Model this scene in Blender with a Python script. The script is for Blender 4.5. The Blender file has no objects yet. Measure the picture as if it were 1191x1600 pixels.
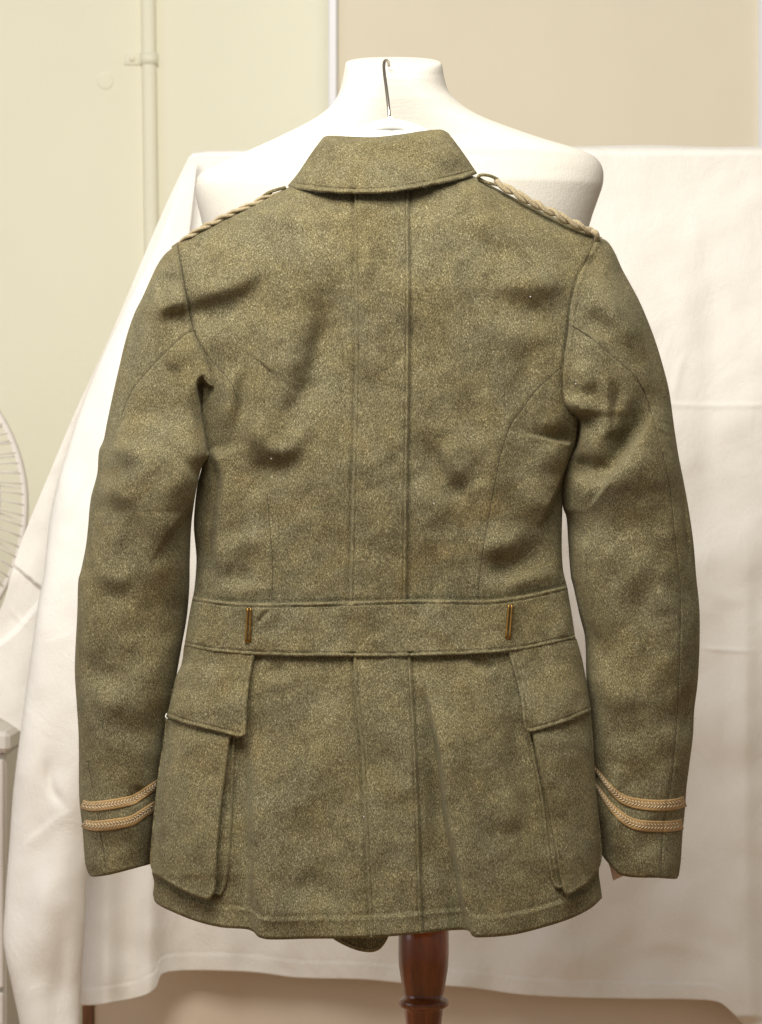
import bpy, math, random
import numpy as np
from math import radians, pi, sin, cos
random.seed(4); rng = np.random.RandomState(7)
SC = bpy.context.scene
COL = SC.collection

# ------------------------------------------------------------------ camera
CAMD, CAMZ, S = 3.2, 1.30, 0.000625          # camera distance, height, metres per photo unit on the tunic's plane
cam = bpy.data.cameras.new("camera"); camo = bpy.data.objects.new("camera", cam); COL.objects.link(camo)
camo.location = (0, -CAMD, CAMZ); camo.rotation_euler = (radians(90), 0, 0)
cam.sensor_fit = 'VERTICAL'; cam.sensor_height = 24; cam.lens = 24 * CAMD / (1600 * S)
cam.clip_end = 50; cam.clip_start = 0.1
cam.dof.use_dof = True; cam.dof.focus_distance = CAMD - 0.035; cam.dof.aperture_fstop = 9
SC.camera = camo

# ------------------------------------------------------------------ world, lamps, exposure
w = bpy.data.worlds.new("World"); SC.world = w; w.use_nodes = True
bgn = w.node_tree.nodes["Background"]; bgn.inputs[0].default_value = (1.0, 0.925, 0.815, 1); bgn.inputs[1].default_value = 0.30
def lamp(name, loc, target, sx, sy, power, colr):
    l = bpy.data.lights.new(name, 'AREA'); l.shape = 'RECTANGLE'; l.size = sx; l.size_y = sy
    l.energy = power; l.color = colr
    o = bpy.data.objects.new(name, l); COL.objects.link(o); o.location = loc
    d = np.array(target, float) - np.array(loc, float)
    import mathutils
    o.rotation_euler = mathutils.Vector(d).to_track_quat('-Z', 'Y').to_euler()
    return o
lamp("ceiling_lamp", (-0.33, -1.0, 2.58), (0.08, 0.15, 1.2), 1.3, 0.8, 52, (1.0, 0.95, 0.86))
lamp("window_light", (-2.6, -0.6, 1.5), (-0.3, 0.6, 1.1), 1.2, 1.6, 10, (0.78, 0.85, 1.0))
SC.view_settings.view_transform = 'Standard'; SC.view_settings.look = 'None'
SC.view_settings.exposure = 0.15; SC.view_settings.gamma = 1.0

# ------------------------------------------------------------------ helpers
def PW(px, py, Y):
    px = np.asarray(px, float); py = np.asarray(py, float); Y = np.asarray(Y, float)
    f = (Y + CAMD) / CAMD
    return np.stack(np.broadcast_arrays((px - 595.5) * S * f, Y, CAMZ - (py - 800) * S * f), -1)
def root(name, loc, label, cat, group=None):
    o = bpy.data.objects.new(name, None); COL.objects.link(o); o.location = loc
    o.empty_display_size = 0.05
    o['label'] = label; o['category'] = cat
    if group: o['group'] = group
    return o
def rloc(parent):
    l = np.zeros(3)
    while parent is not None:
        l += np.array(parent.location); parent = parent.parent
    return l
def mk(name, V, F, mat, parent=None, smooth=True, label=None, kind=None):
    """V (n,3) world coordinates, F list/array of faces"""
    V = np.asarray(V, float).reshape(-1, 3) - rloc(parent)
    me = bpy.data.meshes.new(name)
    if isinstance(F, np.ndarray):
        n, k = F.shape
        me.vertices.add(len(V)); me.vertices.foreach_set('co', V.astype(np.float32).ravel())
        me.loops.add(n * k); me.loops.foreach_set('vertex_index', F.astype(np.int32).ravel())
        me.polygons.add(n)
        me.polygons.foreach_set('loop_start', np.arange(0, n * k, k, dtype=np.int32))
        me.update(calc_edges=True); me.validate()
    else:
        me.from_pydata([tuple(v) for v in V], [], [tuple(f) for f in F]); me.update()
    me.polygons.foreach_set('use_smooth', np.full(len(me.polygons), smooth))
    me.materials.append(mat)
    o = bpy.data.objects.new(name, me); COL.objects.link(o)
    if parent is not None: o.parent = parent
    if label: o['label'] = label
    if kind: o['kind'] = kind
    return o
def gridF(ny, nx, off=0, flip=False, wrap=False):
    i, j = np.meshgrid(np.arange(ny - 1), np.arange(nx if wrap else nx - 1), indexing='ij')
    jn = (j + 1) % nx
    a = i * nx + j; b = i * nx + jn; c = (i + 1) * nx + jn; d = (i + 1) * nx + j
    F = np.stack([a, d, c, b], -1).reshape(-1, 4) + off
    return F[:, ::-1] if flip else F
class MB:
    def __init__(s): s.V = []; s.F = []; s.n = 0
    def add(s, V, F):
        V = np.asarray(V, float).reshape(-1, 3)
        s.V.append(V); s.F += [tuple(int(i) + s.n for i in f) for f in F]; s.n += len(V)
    def box(s, x0, x1, y0, y1, z0, z1, b=0.0):
        if b <= 0:
            V = [(x, y, z) for z in (z0, z1) for y in (y0, y1) for x in (x0, x1)]
            s.add(V, [(0, 2, 3, 1), (4, 5, 7, 6), (0, 1, 5, 4), (2, 6, 7, 3), (0, 4, 6, 2), (1, 3, 7, 5)]); return
        # bevelled box: convex hull through bmesh
        import bmesh
        bm = bmesh.new()
        for dx, dy, dz in ((b, b, 0), (b, 0, b), (0, b, b)):
            for x in (x0 + dx, x1 - dx):
                for y in (y0 + dy, y1 - dy):
                    for z in (z0 + dz, z1 - dz): bm.verts.new((x, y, z))
        bmesh.ops.convex_hull(bm, input=bm.verts)
        bm.verts.index_update()
        s.add([v.co[:] for v in bm.verts], [[v.index for v in f.verts] for f in bm.faces]); bm.free()
    def tube(s, pts, r, n=8, closed=False, cap=True):
        pts = np.asarray(pts, float); m = len(pts)
        rr = np.full(m, r) if np.isscalar(r) else np.asarray(r, float)
        tg = np.gradient(pts, axis=0) if not closed else (np.roll(pts, -1, 0) - np.roll(pts, 1, 0))
        tg /= np.linalg.norm(tg, axis=1)[:, None] + 1e-12
        up = np.array([0, 0, 1.0]) if abs(tg[0][2]) < 0.9 else np.array([0, 1.0, 0])
        nrm = np.cross(tg[0], up); nrm /= np.linalg.norm(nrm)
        V = []
        for k in range(m):
            nrm = nrm - tg[k] * nrm.dot(tg[k]); nrm /= np.linalg.norm(nrm) + 1e-12
            bn = np.cross(tg[k], nrm)
            for a in range(n):
                t = 2 * pi * a / n
                V.append(pts[k] + rr[k] * (nrm * cos(t) + bn * sin(t)))
        F = []
        for k in range(m if closed else m - 1):
            k2 = (k + 1) % m
            for a in range(n):
                b = (a + 1) % n
                F.append((k * n + a, k * n + b, k2 * n + b, k2 * n + a))
        if cap and not closed:
            F.append(tuple(range(n))[::-1]); F.append(tuple((m - 1) * n + a for a in range(n)))
        s.add(V, F)
    def lathe(s, prof, c, n=48):
        V = []; m = len(prof)
        for r, z in prof:
            for a in range(n):
                t = 2 * pi * a / n; V.append((c[0] + r * cos(t), c[1] + r * sin(t), z))
        F = [(k * n + a, k * n + (a + 1) % n, (k + 1) * n + (a + 1) % n, (k + 1) * n + a) for k in range(m - 1) for a in range(n)]
        F.append(tuple(range(n))[::-1]); F.append(tuple((m - 1) * n + a for a in range(n)))
        s.add(V, F)
    def build(s, name, mat, parent=None, smooth=True, **k):
        return mk(name, np.concatenate(s.V), s.F, mat, parent, smooth, **k)

def cr(pts, n=200):
    """Catmull-Rom through pts, resampled uniformly by arc length"""
    P = np.asarray(pts, float)
    if len(P) == 2:
        t = np.linspace(0, 1, n)[:, None]; return P[0] * (1 - t) + P[1] * t
    Q = np.vstack([2 * P[0] - P[1], P, 2 * P[-1] - P[-2]])
    out = []
    for i in range(len(P) - 1):
        p0, p1, p2, p3 = Q[i:i + 4]
        t = np.linspace(0, 1, 16, endpoint=False)[:, None]
        # centripetal-ish: limit tangents so corners do not overshoot
        d = np.linalg.norm(p2 - p1)
        m1 = (p2 - p0) / (np.linalg.norm(p1 - p0) + d + 1e-9) * d
        m2 = (p3 - p1) / (np.linalg.norm(p3 - p2) + d + 1e-9) * d
        h00 = 2 * t**3 - 3 * t**2 + 1; h10 = t**3 - 2 * t**2 + t; h01 = -2 * t**3 + 3 * t**2; h11 = t**3 - t**2
        out.append(h00 * p1 + h10 * m1 + h01 * p2 + h11 * m2)
    out = np.vstack(out + [P[-1:]])
    L = np.r_[0, np.cumsum(np.linalg.norm(np.diff(out, axis=0), axis=1))]
    s = np.linspace(0, L[-1], n)
    return np.stack([np.interp(s, L, out[:, k]) for k in range(out.shape[1])], -1)
def fy(pts):
    """x as function of y"""
    c = cr(pts, 600); o = np.argsort(c[:, 1], kind='stable'); c = c[o]
    return lambda y: np.interp(y, c[:, 1], c[:, 0])
def fx(pts):
    c = cr(pts, 600); o = np.argsort(c[:, 0], kind='stable'); c = c[o]
    return lambda x: np.interp(x, c[:, 0], c[:, 1])
def ss(a, b, x):
    t = np.clip((np.asarray(x, float) - a) / (b - a), 0, 1); return t * t * (3 - 2 * t)
def dpoly(px, py, pts):
    """distance, signed side (+ = right of travel when y is down), param 0..1"""
    P = np.asarray(pts, float); px = np.asarray(px, float); py = np.asarray(py, float)
    best = np.full(px.shape, 1e9); side = np.zeros(px.shape); par = np.zeros(px.shape)
    seg = np.linalg.norm(np.diff(P, axis=0), axis=1); cum = np.r_[0, np.cumsum(seg)]
    for i in range(len(P) - 1):
        d = P[i + 1] - P[i]; l2 = d.dot(d) + 1e-9
        t = np.clip(((px - P[i, 0]) * d[0] + (py - P[i, 1]) * d[1]) / l2, 0, 1)
        qx = px - P[i, 0] - t * d[0]; qy = py - P[i, 1] - t * d[1]
        dd = qx * qx + qy * qy
        m = dd < best
        best = np.where(m, dd, best)
        side = np.where(m, d[0] * qy - d[1] * qx, side)
        par = np.where(m, (cum[i] + t * seg[i]) / cum[-1], par)
    return np.sqrt(best), np.sign(side), par
def ridge(px, py, pts, amp, w1, w2=None, e0=.25, e1=.25):
    """raised (or, with amp < 0, sunken) fold; w1 = width on the left of travel, w2 on the right"""
    w2 = w1 if w2 is None else w2
    P = np.asarray(pts, float); W = 4.6 * max(w1, w2)
    m = (px > P[:, 0].min() - W) & (px < P[:, 0].max() + W) & (py > P[:, 1].min() - W) & (py < P[:, 1].max() + W)
    out = np.zeros(px.shape)
    if not m.any(): return out
    d, s, t = dpoly(px[m], py[m], cr(pts, 18))
    wd = np.where(s > 0, w2, w1) * (1.42 if (FS > 1 and max(w1, w2) > 6) else 1)
    tp = (0.06 + .94 * ss(0, e0 * 1.5, t)) * (0.06 + .94 * ss(0, e1 * 1.5, 1 - t))
    out[m] = amp * FS * np.exp(-(d / wd)**2) * tp
    return out
def step(px, py, pts, amp, sharp, soft, e0=.25, e1=.25):
    """cloth raised on the right-hand side of the line: sharp edge, dying away softly"""
    P = np.asarray(pts, float); W = 3.2 * soft + 8
    m = (px > P[:, 0].min() - W) & (px < P[:, 0].max() + W) & (py > P[:, 1].min() - W) & (py < P[:, 1].max() + W)
    out = np.zeros(px.shape)
    if not m.any(): return out
    d, s, t = dpoly(px[m], py[m], cr(pts, 18)); sd = d * s
    tp = ss(0, e0, t) * ss(0, e1, 1 - t)
    out[m] = tp * amp * FS * ss(-sharp, sharp, sd) * np.exp(-(np.maximum(sd, 0) / soft)**2)
    return out
def blob(px, py, c, rx, ry, amp):
    return amp * np.exp(-((px - c[0]) / rx)**2 - ((py - c[1]) / ry)**2)
def waves(seed, n, l0, l1):
    r = np.random.RandomState(seed); a = r.uniform(0, 2 * pi, n); lam = np.exp(r.uniform(np.log(l0), np.log(l1), n)); ph = r.uniform(0, 2 * pi, n)
    kx = np.cos(a) * 2 * pi / lam; ky = np.sin(a) * 2 * pi / lam; am = (lam / l1)
    am /= np.sqrt((am**2).sum() / 2)
    def f(px, py):
        o = np.zeros(np.shape(px))
        for i in range(n): o += am[i] * np.sin(kx[i] * px + ky[i] * py + ph[i])
        return o
    return f
def coons(T, B, L, R, s, v):
    """T,B: functions of s; L,R functions of v (arrays of points)"""
    def ev(C, t):
        k = np.linspace(0, 1, len(C)); return np.stack([np.interp(t, k, C[:, 0]), np.interp(t, k, C[:, 1])], -1)
    Ts, Bs = ev(T, s)[None], ev(B, s)[None]; Lv, Rv = ev(L, v)[:, None], ev(R, v)[:, None]
    s_, v_ = s[None, :, None], v[:, None, None]
    return (1 - v_) * Ts + v_ * Bs + (1 - s_) * Lv + s_ * Rv - ((1 - s_) * (1 - v_) * T[0] + s_ * (1 - v_) * T[-1] + (1 - s_) * v_ * B[0] + s_ * v_ * B[-1])
def byy(pts, n=400):
    """resample a side curve uniformly in y"""
    c = cr(pts, 900); y = np.linspace(c[0, 1], c[-1, 1], n)
    yy = np.maximum.accumulate(c[:, 1]) + np.arange(len(c)) * 1e-6
    return np.stack([np.interp(y, yy, c[:, 0]), y], -1)

# ------------------------------------------------------------------ materials
def newmat(name):
    m = bpy.data.materials.new(name); m.use_nodes = True
    nt = m.node_tree; b = nt.nodes["Principled BSDF"]
    return m, nt, b
def N(nt, t, **k):
    n = nt.nodes.new(t)
    for a, v in k.items(): setattr(n, a, v)
    return n
def noise(nt, vec, scale, detail=4, rough=.55, dist=0):
    n = N(nt, 'ShaderNodeTexNoise'); n.inputs['Scale'].default_value = scale; n.inputs['Detail'].default_value = detail
    n.inputs['Roughness'].default_value = rough; n.inputs['Distortion'].default_value = dist
    nt.links.new(vec, n.inputs['Vector']); return n.outputs['Fac']
def ramp(nt, fac, stops, interp='LINEAR'):
    r = N(nt, 'ShaderNodeValToRGB'); r.color_ramp.interpolation = interp
    e = r.color_ramp.elements
    while len(e) > 1: e.remove(e[0])
    e[0].position = stops[0][0]; e[0].color = (*stops[0][1], 1)
    for p, c in stops[1:]:
        x = e.new(p); x.color = (*c, 1)
    nt.links.new(fac, r.inputs[0]); return r.outputs[0]
def mix(nt, a, b, fac, mode='MIX'):
    m = N(nt, 'ShaderNodeMix', data_type='RGBA', blend_type=mode)
    for sock, val in ((m.inputs[0], fac), (m.inputs[6], a), (m.inputs[7], b)):
        if hasattr(val, 'is_linked'): nt.links.new(val, sock)
        elif isinstance(val, (int, float)): sock.default_value = val
        else: sock.default_value = (*val, 1)
    return m.outputs[2]
def bump(nt, b, h, dist, strength=1.0):
    n = N(nt, 'ShaderNodeBump'); n.inputs['Distance'].default_value = dist; n.inputs['Strength'].default_value = strength
    nt.links.new(h, n.inputs['Height']); nt.links.new(n.outputs[0], b.inputs['Normal']); return n
def coord(nt, scale=(1, 1, 1), rot=(0, 0, 0)):
    t = N(nt, 'ShaderNodeTexCoord'); m = N(nt, 'ShaderNodeMapping'); m.inputs['Scale'].default_value = scale; m.inputs['Rotation'].default_value = rot
    nt.links.new(t.outputs['Object'], m.inputs[0]); return m.outputs[0]
def math_(nt, op, a, b=None, clamp=False):
    n = N(nt, 'ShaderNodeMath', operation=op); n.use_clamp = clamp
    for i, v in enumerate((a, b)):
        if v is None: continue
        if hasattr(v, 'is_linked'): nt.links.new(v, n.inputs[i])
        else: n.inputs[i].default_value = v
    return n.outputs[0]

def wool(name, tint=(1, 1, 1), rust=1.0):
    m, nt, b = newmat(name)
    v = coord(nt)
    vs = coord(nt, (1, 1, .55), (0, radians(35), 0))
    vt = coord(nt, (1, 1, .55), (0, radians(-50), 0))
    f1 = noise(nt, vs, 1300, 2, .65); f2 = noise(nt, vt, 820, 3, .7)
    fine = math_(nt, 'ADD', math_(nt, 'MULTIPLY', f1, .5), math_(nt, 'MULTIPLY', f2, .5))
    c = ramp(nt, fine, [(.31, (.030, .025, .012)), (.45, (.090, .077, .040)), (.54, (.165, .143, .079)), (.68, (.44, .39, .255))])
    # mottling of the milled surface
    mm = noise(nt, v, 42, 6, .66, .4)
    c = mix(nt, c, ramp(nt, mm, [(.30, (.72, .70, .66)), (.5, (1, 1, 1)), (.70, (1.24, 1.23, 1.19))]), 1.0, 'MULTIPLY')
    # greyed, worn patches
    g = noise(nt, v, 17, 5, .6, .5)
    c = mix(nt, c, ramp(nt, g, [(.36, (1.03, 1.0, .91)), (.64, (.965, .995, 1.045))]), 1.0, 'MULTIPLY')
    # rusty brown staining
    st = noise(nt, coord(nt, (1, 1, 1.25), (0, 0, 0)), 11, 6, .62, .6)
    k = ramp(nt, st, [(.58, (0, 0, 0)), (.78, (1, 1, 1))])
    k = math_(nt, 'MULTIPLY', k, .6 * rust)
    c = mix(nt, c, mix(nt, c, (1.02, .78, .52), 1.0, 'MULTIPLY'), k)
    # sparse pale lint
    l = noise(nt, v, 1500, 2, .5)
    l2 = noise(nt, v, 30, 3, .5)
    lf = math_(nt, 'MULTIPLY', ramp(nt, l, [(.66, (0, 0, 0)), (.72, (1, 1, 1))]), ramp(nt, l2, [(.5, (.1, .1, .1)), (.7, (.9, .9, .9))]))
    c = mix(nt, c, (.50, .49, .44), lf)
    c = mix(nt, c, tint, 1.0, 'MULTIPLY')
    nt.links.new(c, b.inputs['Base Color'])
    b.inputs['Roughness'].default_value = .95; b.inputs['Specular IOR Level'].default_value = .12
    b.inputs['Sheen Weight'].default_value = .10; b.inputs['Sheen Roughness'].default_value = .6
    b.inputs['Sheen Tint'].default_value = (.9, .85, .6, 1)
    bump(nt, b, math_(nt, 'ADD', fine, math_(nt, 'MULTIPLY', mm, .9)), .0011, .7)
    return m
WOOL = wool("wool")
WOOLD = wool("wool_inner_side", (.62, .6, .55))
def plain(name, colr, rough=.6, nscale=None, var=.06, bmp=0, bscale=400, metal=0, spec=.4):
    m, nt, b = newmat(name); v = coord(nt)
    c = colr
    if nscale:
        n = noise(nt, v, nscale, 5, .6)
        lo = tuple(x * (1 - var) for x in colr); hi = tuple(min(1, x * (1 + var)) for x in colr)
        c = ramp(nt, n, [(.3, lo), (.7, hi)]); nt.links.new(c, b.inputs['Base Color'])
    else: b.inputs['Base Color'].default_value = (*colr, 1)
    b.inputs['Roughness'].default_value = rough; b.inputs['Metallic'].default_value = metal
    b.inputs['Specular IOR Level'].default_value = spec
    if bmp: bump(nt, b, noise(nt, v, bscale, 3), bmp)
    return m
def linen(name, colr, s1=1300, amt=.07, bd=.0002, crz=2.0):
    m, nt, b = newmat(name)
    a = noise(nt, coord(nt, (.12, 1, 1)), s1, 3, .6); c_ = noise(nt, coord(nt, (1, 1, .12)), s1, 3, .6)
    h = math_(nt, 'ADD', a, c_); big = noise(nt, coord(nt), 9, 4, .5)
    k = math_(nt, 'ADD', math_(nt, 'MULTIPLY', h, .35), math_(nt, 'MULTIPLY', big, .3))
    c = ramp(nt, k, [(.3, tuple(x * (1 - amt) for x in colr)), (.7, tuple(min(1, x * (1 + amt)) for x in colr))])
    nt.links.new(c, b.inputs['Base Color']); b.inputs['Roughness'].default_value = .9; b.inputs['Specular IOR Level'].default_value = .15
    cz = noise(nt, coord(nt, (1, 1, .7)), 24, 7, .6, .8)
    bump(nt, b, math_(nt, 'ADD', h, math_(nt, 'MULTIPLY', cz, crz)), bd)
    return m
M_SHEET = linen("cotton_sheet", (.80, .78, .74), 900, .03, .0004, 5.0)
M_FORM = linen("calico_cover", (.65, .625, .565), 700, .035, .0003)
M_WALL = plain("green_cream_paint", (.83, .815, .665), .75, 3, .015, .0004, 120, spec=.2)
M_BOARD = plain("beige_hessian_board", (.76, .70, .57), .9, 5, .02, .0003, 700, spec=.1)
M_SCREEN = plain("beige_screen_panel", (.72, .62, .51), .8, 4, .02, .0003, 500, spec=.2)
M_STRIP = plain("white_gloss_strip", (.78, .79, .84), .35, 6, .02)
M_PLASTIC = plain("white_plastic", (.80, .765, .73), .35, 8, .02)
M_HANGER = plain("white_hanger_plastic", (.90, .90, .86), .3)
M_STEEL = plain("hook_steel", (.42, .39, .35), .28, 60, .1, metal=1)
M_BRASS = plain("old_brass", (.30, .175, .05), .42, 150, .35, metal=1)
M_THREAD = plain("dark_thread", (.055, .047, .026), .9)
M_THREADL = plain("tan_thread", (.20, .17, .10), .9)
M_GREY = plain("grey_plastic", (.5, .49, .47), .5)
M_LINT = plain("white_lint", (.8, .8, .78), .9)
M_PINK = plain("pink_lining", (.78, .64, .58), .6, 40, .06)
def wood(name, c0, c1, rough=.25):
    m, nt, b = newmat(name)
    v = coord(nt, (1, 1, .10)); n = noise(nt, v, 60, 6, .6, 1.2)
    c = ramp(nt, n, [(.3, c0), (.7, c1)]); n2 = noise(nt, coord(nt), 14, 3)
    c = mix(nt, c, ramp(nt, n2, [(.35, (.6, .55, .5)), (.65, (1.2, 1.15, 1.1))]), 1, 'MULTIPLY')
    nt.links.new(c, b.inputs['Base Color']); b.inputs['Roughness'].default_value = rough
    b.inputs['Coat Weight'].default_value = .3; b.inputs['Coat Roughness'].default_value = .2
    return m
M_WOOD = wood("polished_mahogany", (.11, .026, .006), (.27, .080, .020))
M_WOODL = wood("brown_leg_wood", (.12, .05, .02), (.22, .10, .045), .5)
M_FLOOR = plain("oak_floor", (.46, .28, .14), .5, 6, .1)
def cordmat(name, c0, c1, s=2200):
    m, nt, b = newmat(name); f = noise(nt, coord(nt), s, 3, .7)
    nt.links.new(ramp(nt, f, [(.3, c0), (.7, c1)]), b.inputs['Base Color']); b.inputs['Roughness'].default_value = .8
    b.inputs['Sheen Weight'].default_value = .2
    bump(nt, b, f, .0012); return m
M_CORD = cordmat("tan_worsted_cord", (.16, .12, .055), (.60, .50, .31), 1000)
M_BRAID = cordmat("gold_brown_braid", (.25, .145, .045), (.58, .37, .145), 1500)
M_BRAIDL = cordmat("pale_silk_thread", (.58, .46, .28), (.88, .78, .58))

# ================================================================== SETTING
def struct(name, mb, mat, **k):
    o = mb.build(name, mat, None, False); o['kind'] = 'structure'; return o
YW = 1.60
m_ = MB(); m_.box(-4, 4, YW, YW + .15, 0, 3.2); struct("wall", m_, M_WALL)
m_ = MB(); m_.box(-4, 4, -3.6, YW, -.08, 0); struct("floor", m_, M_FLOOR)

# pipe on the wall
yp = YW - .006
pipe = root("wall_pipe", tuple(PW(232, 800, yp)), "thin painted pipe running down the cream green wall, held by a bracket", "pipe")
m_ = MB(); ctr = np.array([PW(x, y, yp) for x, y in ((229, -400), (231.5, 0), (233, 100), (236.5, 370), (241, 700), (246, 1100), (250, 1500), (256, 2000))])
m_.tube(cr(ctr, 60), .0106, 20); m_.build("pipe_run", M_WALL, pipe)
m_ = MB(); c = PW(233, 92, yp)
ang = np.linspace(0, pi, 15); Vb = []
for z in (-.0085, .0085):
    for r_ in (.0108, .0122):
        for a in ang: Vb.append((c[0] - r_ * cos(a), yp - r_ * sin(a), c[2] + z))
n = 15; F = []
for k in range(n - 1):
    F += [(n + k, n + k + 1, 3 * n + k + 1, 3 * n + k), (k, 2 * n + k, 2 * n + k + 1, k + 1), (k, k + 1, n + k + 1, n + k), (2 * n + k, 3 * n + k, 3 * n + k + 1, 2 * n + k + 1)]
m_.add(Vb, F)
m_.box(c[0] - .037, c[0] - .0105, YW - .003, YW - .0002, c[2] - .0085, c[2] + .0085, .001)
m_.box(c[0] + .0110, c[0] + .0130, yp - .001, YW - .001, c[2] - .0095, c[2] + .0095, .001)
m_.build("bracket", M_WALL, pipe)
m_ = MB(); sc_ = PW(206, 91, YW - .008); m_.tube([(sc_[0], YW - .005, sc_[2]), (sc_[0], YW - .006, sc_[2]), (sc_[0], YW - .007, sc_[2])], [.004, .0038, .0012], 14)
m_.build("screw", M_WALL, pipe)
# blanking disc
dc = PW(165, 127, YW)
m_ = MB(); m_.tube([(dc[0], YW + .001, dc[2]), (dc[0], YW - .0008, dc[2]), (dc[0], YW - .0014, dc[2]), (dc[0], YW - .0016, dc[2])], [.0122, .0120, .0105, .0085], 40)
o = m_.build("wall_disc", M_WALL); o['label'] = "small round painted-over blanking disc on the cream green wall left of the pipe"; o['category'] = "wall plug"

# notice board, upper right
YB = 1.46
bd = root("notice_board", tuple(PW(856, 900, YB)), "large beige fabric board with white edge strips on the back wall, upper right", "board")
a = PW(522, -300, YB); b = PW(1186, 1500, YB)
m_ = MB(); m_.box(a[0], b[0], YB, YB + .03, .55, a[2]); m_.build("board_panel", M_BOARD, bd, False)
for x0, x1 in ((513.5, 527), (1184.5, 1199)):
    m_ = MB(); m_.box(PW(x0, 0, YB)[0], PW(x1, 0, YB)[0], YB - .012, YW - .001, .55, a[2] + .004, .002); m_.build("edge_strip", M_STRIP, bd, False)

# freestanding screen that carries the sheet
YS = 0.80
scr = root("display_screen", (PW(720, 0, YS)[0], YS, 0), "freestanding beige display screen with a brown wooden leg under the white sheet", "screen")
xa, xb = PW(145, 0, YS)[0], PW(1420, 0, YS)[0]; zt = PW(0, 243, YS)[2]
m_ = MB(); zm = PW(0, 1480, YS)[2]; m_.box(PW(306, 0, YS)[0], xb, YS, YS + .028, zm + .001, zt, .003); m_.box(xa, xb, YS, YS + .028, .16, zm, .003); m_.build("panel", M_SCREEN, scr, False)
for x in (PW(129, 0, YS)[0], xb + .004):
    m_ = MB(); m_.box(x, x + .0125, YS - .004, YS + .032, .0, .78, .001); m_.build("leg", M_WOODL, scr, False)
for x in (xa + .05, xb - .05):
    m_ = MB(); m_.box(x, x + .05, YS - .2, YS + .23, .001, .03, .004); m_.build("foot", M_WOODL, scr, False)

# ------------------------------------------------------------------ sheet
sh = root("bed_sheet", (PW(700, 0, .76)[0], .78, PW(0, 1550, .76)[2]), "large white cotton sheet draped over the display screen behind the tunic", "sheet")
FS = 1.0
wv = waves(3, 40, 60, 420); wv2 = waves(9, 30, 35, 160)
def sheetgrid(name, T, B, L, R, depth, H, nx, ny, thick=.0012, byrow=True):
    s = np.linspace(0, 1, nx); v = np.linspace(0, 1, ny)
    G = coons(cr(T, 300), cr(B, 500), cr(L, 400), cr(R, 400), s, v)
    px, py = G[..., 0], G[..., 1]
    Y = depth(px, py) - H(px, py)
    V = PW(px, py, Y).reshape(-1, 3); V2 = V + np.array([0, thick, 0])
    F1 = gridF(ny, nx); F2 = gridF(ny, nx, ny * nx, True)
    def rim(idx): i = np.array(idx); return np.stack([i[:-1], i[1:], i[1:] + ny * nx, i[:-1] + ny * nx], -1)
    k = np.arange(nx); r = np.arange(ny)
    F = np.vstack([F1, F2, rim(k), rim((ny - 1) * nx + k)[:, ::-1], rim(r * nx)[:, ::-1], rim(r * nx + nx - 1)])
    return mk(name, np.vstack([V, V2]), F, M_SHEET, sh)
def H_front(px, py):
    h = .0022 * wv(px, py) * (0.35 + .65 * ss(300, 900, py)) + .0005 * wv2(px, py)
    h += ridge(px, py, [(1040, 631), (1100, 633), (1200, 632)], .0015, 2.5, 5, .01, .01)
    h += ridge(px, py, [(1175, 700), (1164, 900), (1162, 1250), (1170, 1600)], .012, 22, 60, .3, .01)
    h += ridge(px, py, [(1130, 860), (1138, 1100), (1135, 1400)], -.004, 20, 20)
    h += ridge(px, py, [(1075, 540), (1058, 590), (1052, 640)], .0014, 7)
    h += ridge(px, py, [(1105, 300), (1110, 600), (1100, 900)], -.004, 25)
    h += ridge(px, py, [(960, 1485), (1050, 1475), (1130, 1500), (1160, 1530)], .0018, 14)
    h += ridge(px, py, [(1085, 1010), (1120, 1015), (1191, 1018)], .002, 3)
    h += ridge(px, py, [(1090, 900), (1120, 930), (1180, 940)], .0012, 12)
    # vertical waves gathering towards the lower left
    for x, a, w_ in ((165, .016, 20), (232, .018, 20), (290, -.008, 26), (352, .005, 24), (470, -.004, 30), (560, .004, 30), (770, -.006, 40), (880, .005, 34)):
        h += ridge(px, py, [(x + 40, 900), (x + 10, 1200), (x, 1620)], a, w_, w_, .6, .001)
    # turned hem
    bot = hemy(px)
    d = bot - py
    h += .0006 * ss(27, 24, d) + .0003 * np.exp(-((d - 25.5) / 1.6)**2) - .0004 * np.exp(-((d - 28) / 2.0)**2)
    h += .0007 * np.sin(px / 7.0 + 3 * np.sin(px / 41.) + d / 9.) * np.exp(-((d - 22) / 16)**2) * (.5 + .5 * np.sin(px / 63.))
    return h
hemB = [(121, 1571), (156, 1570), (219, 1558), (243, 1545), (252, 1524), (275, 1518), (330, 1517), (400, 1520), (463, 1528), (568, 1531), (635, 1537), (727, 1543), (820, 1555), (900, 1559), (993, 1561), (1075, 1562), (1122, 1566), (1142, 1580), (1165, 1604), (1215, 1640), (1420, 1660)]
hemy = fx(hemB)
def D_front(px, py):
    d = .775 - .015 * ss(240, 700, py)
    d = d + .03 * (1 - np.sqrt(1 - (1 - np.clip((py - 228) / 14, 0, 1))**2))     # roll over the screen's top
    return d - .02 * ss(350, 150, px) * ss(300, 800, py)
sheetgrid("front_panel", [(300, 241), (330, 238), (500, 236), (915, 231), (1011, 229), (1116, 232), (1191, 231), (1420, 233)], hemB,
          [(300, 241), (262, 400), (215, 600), (180, 800), (150, 1000), (138, 1300), (133, 1444), (127, 1522), (121, 1571)], [(1420, 233), (1420, 800), (1420, 1660)], D_front, H_front, 420, 440)
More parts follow.
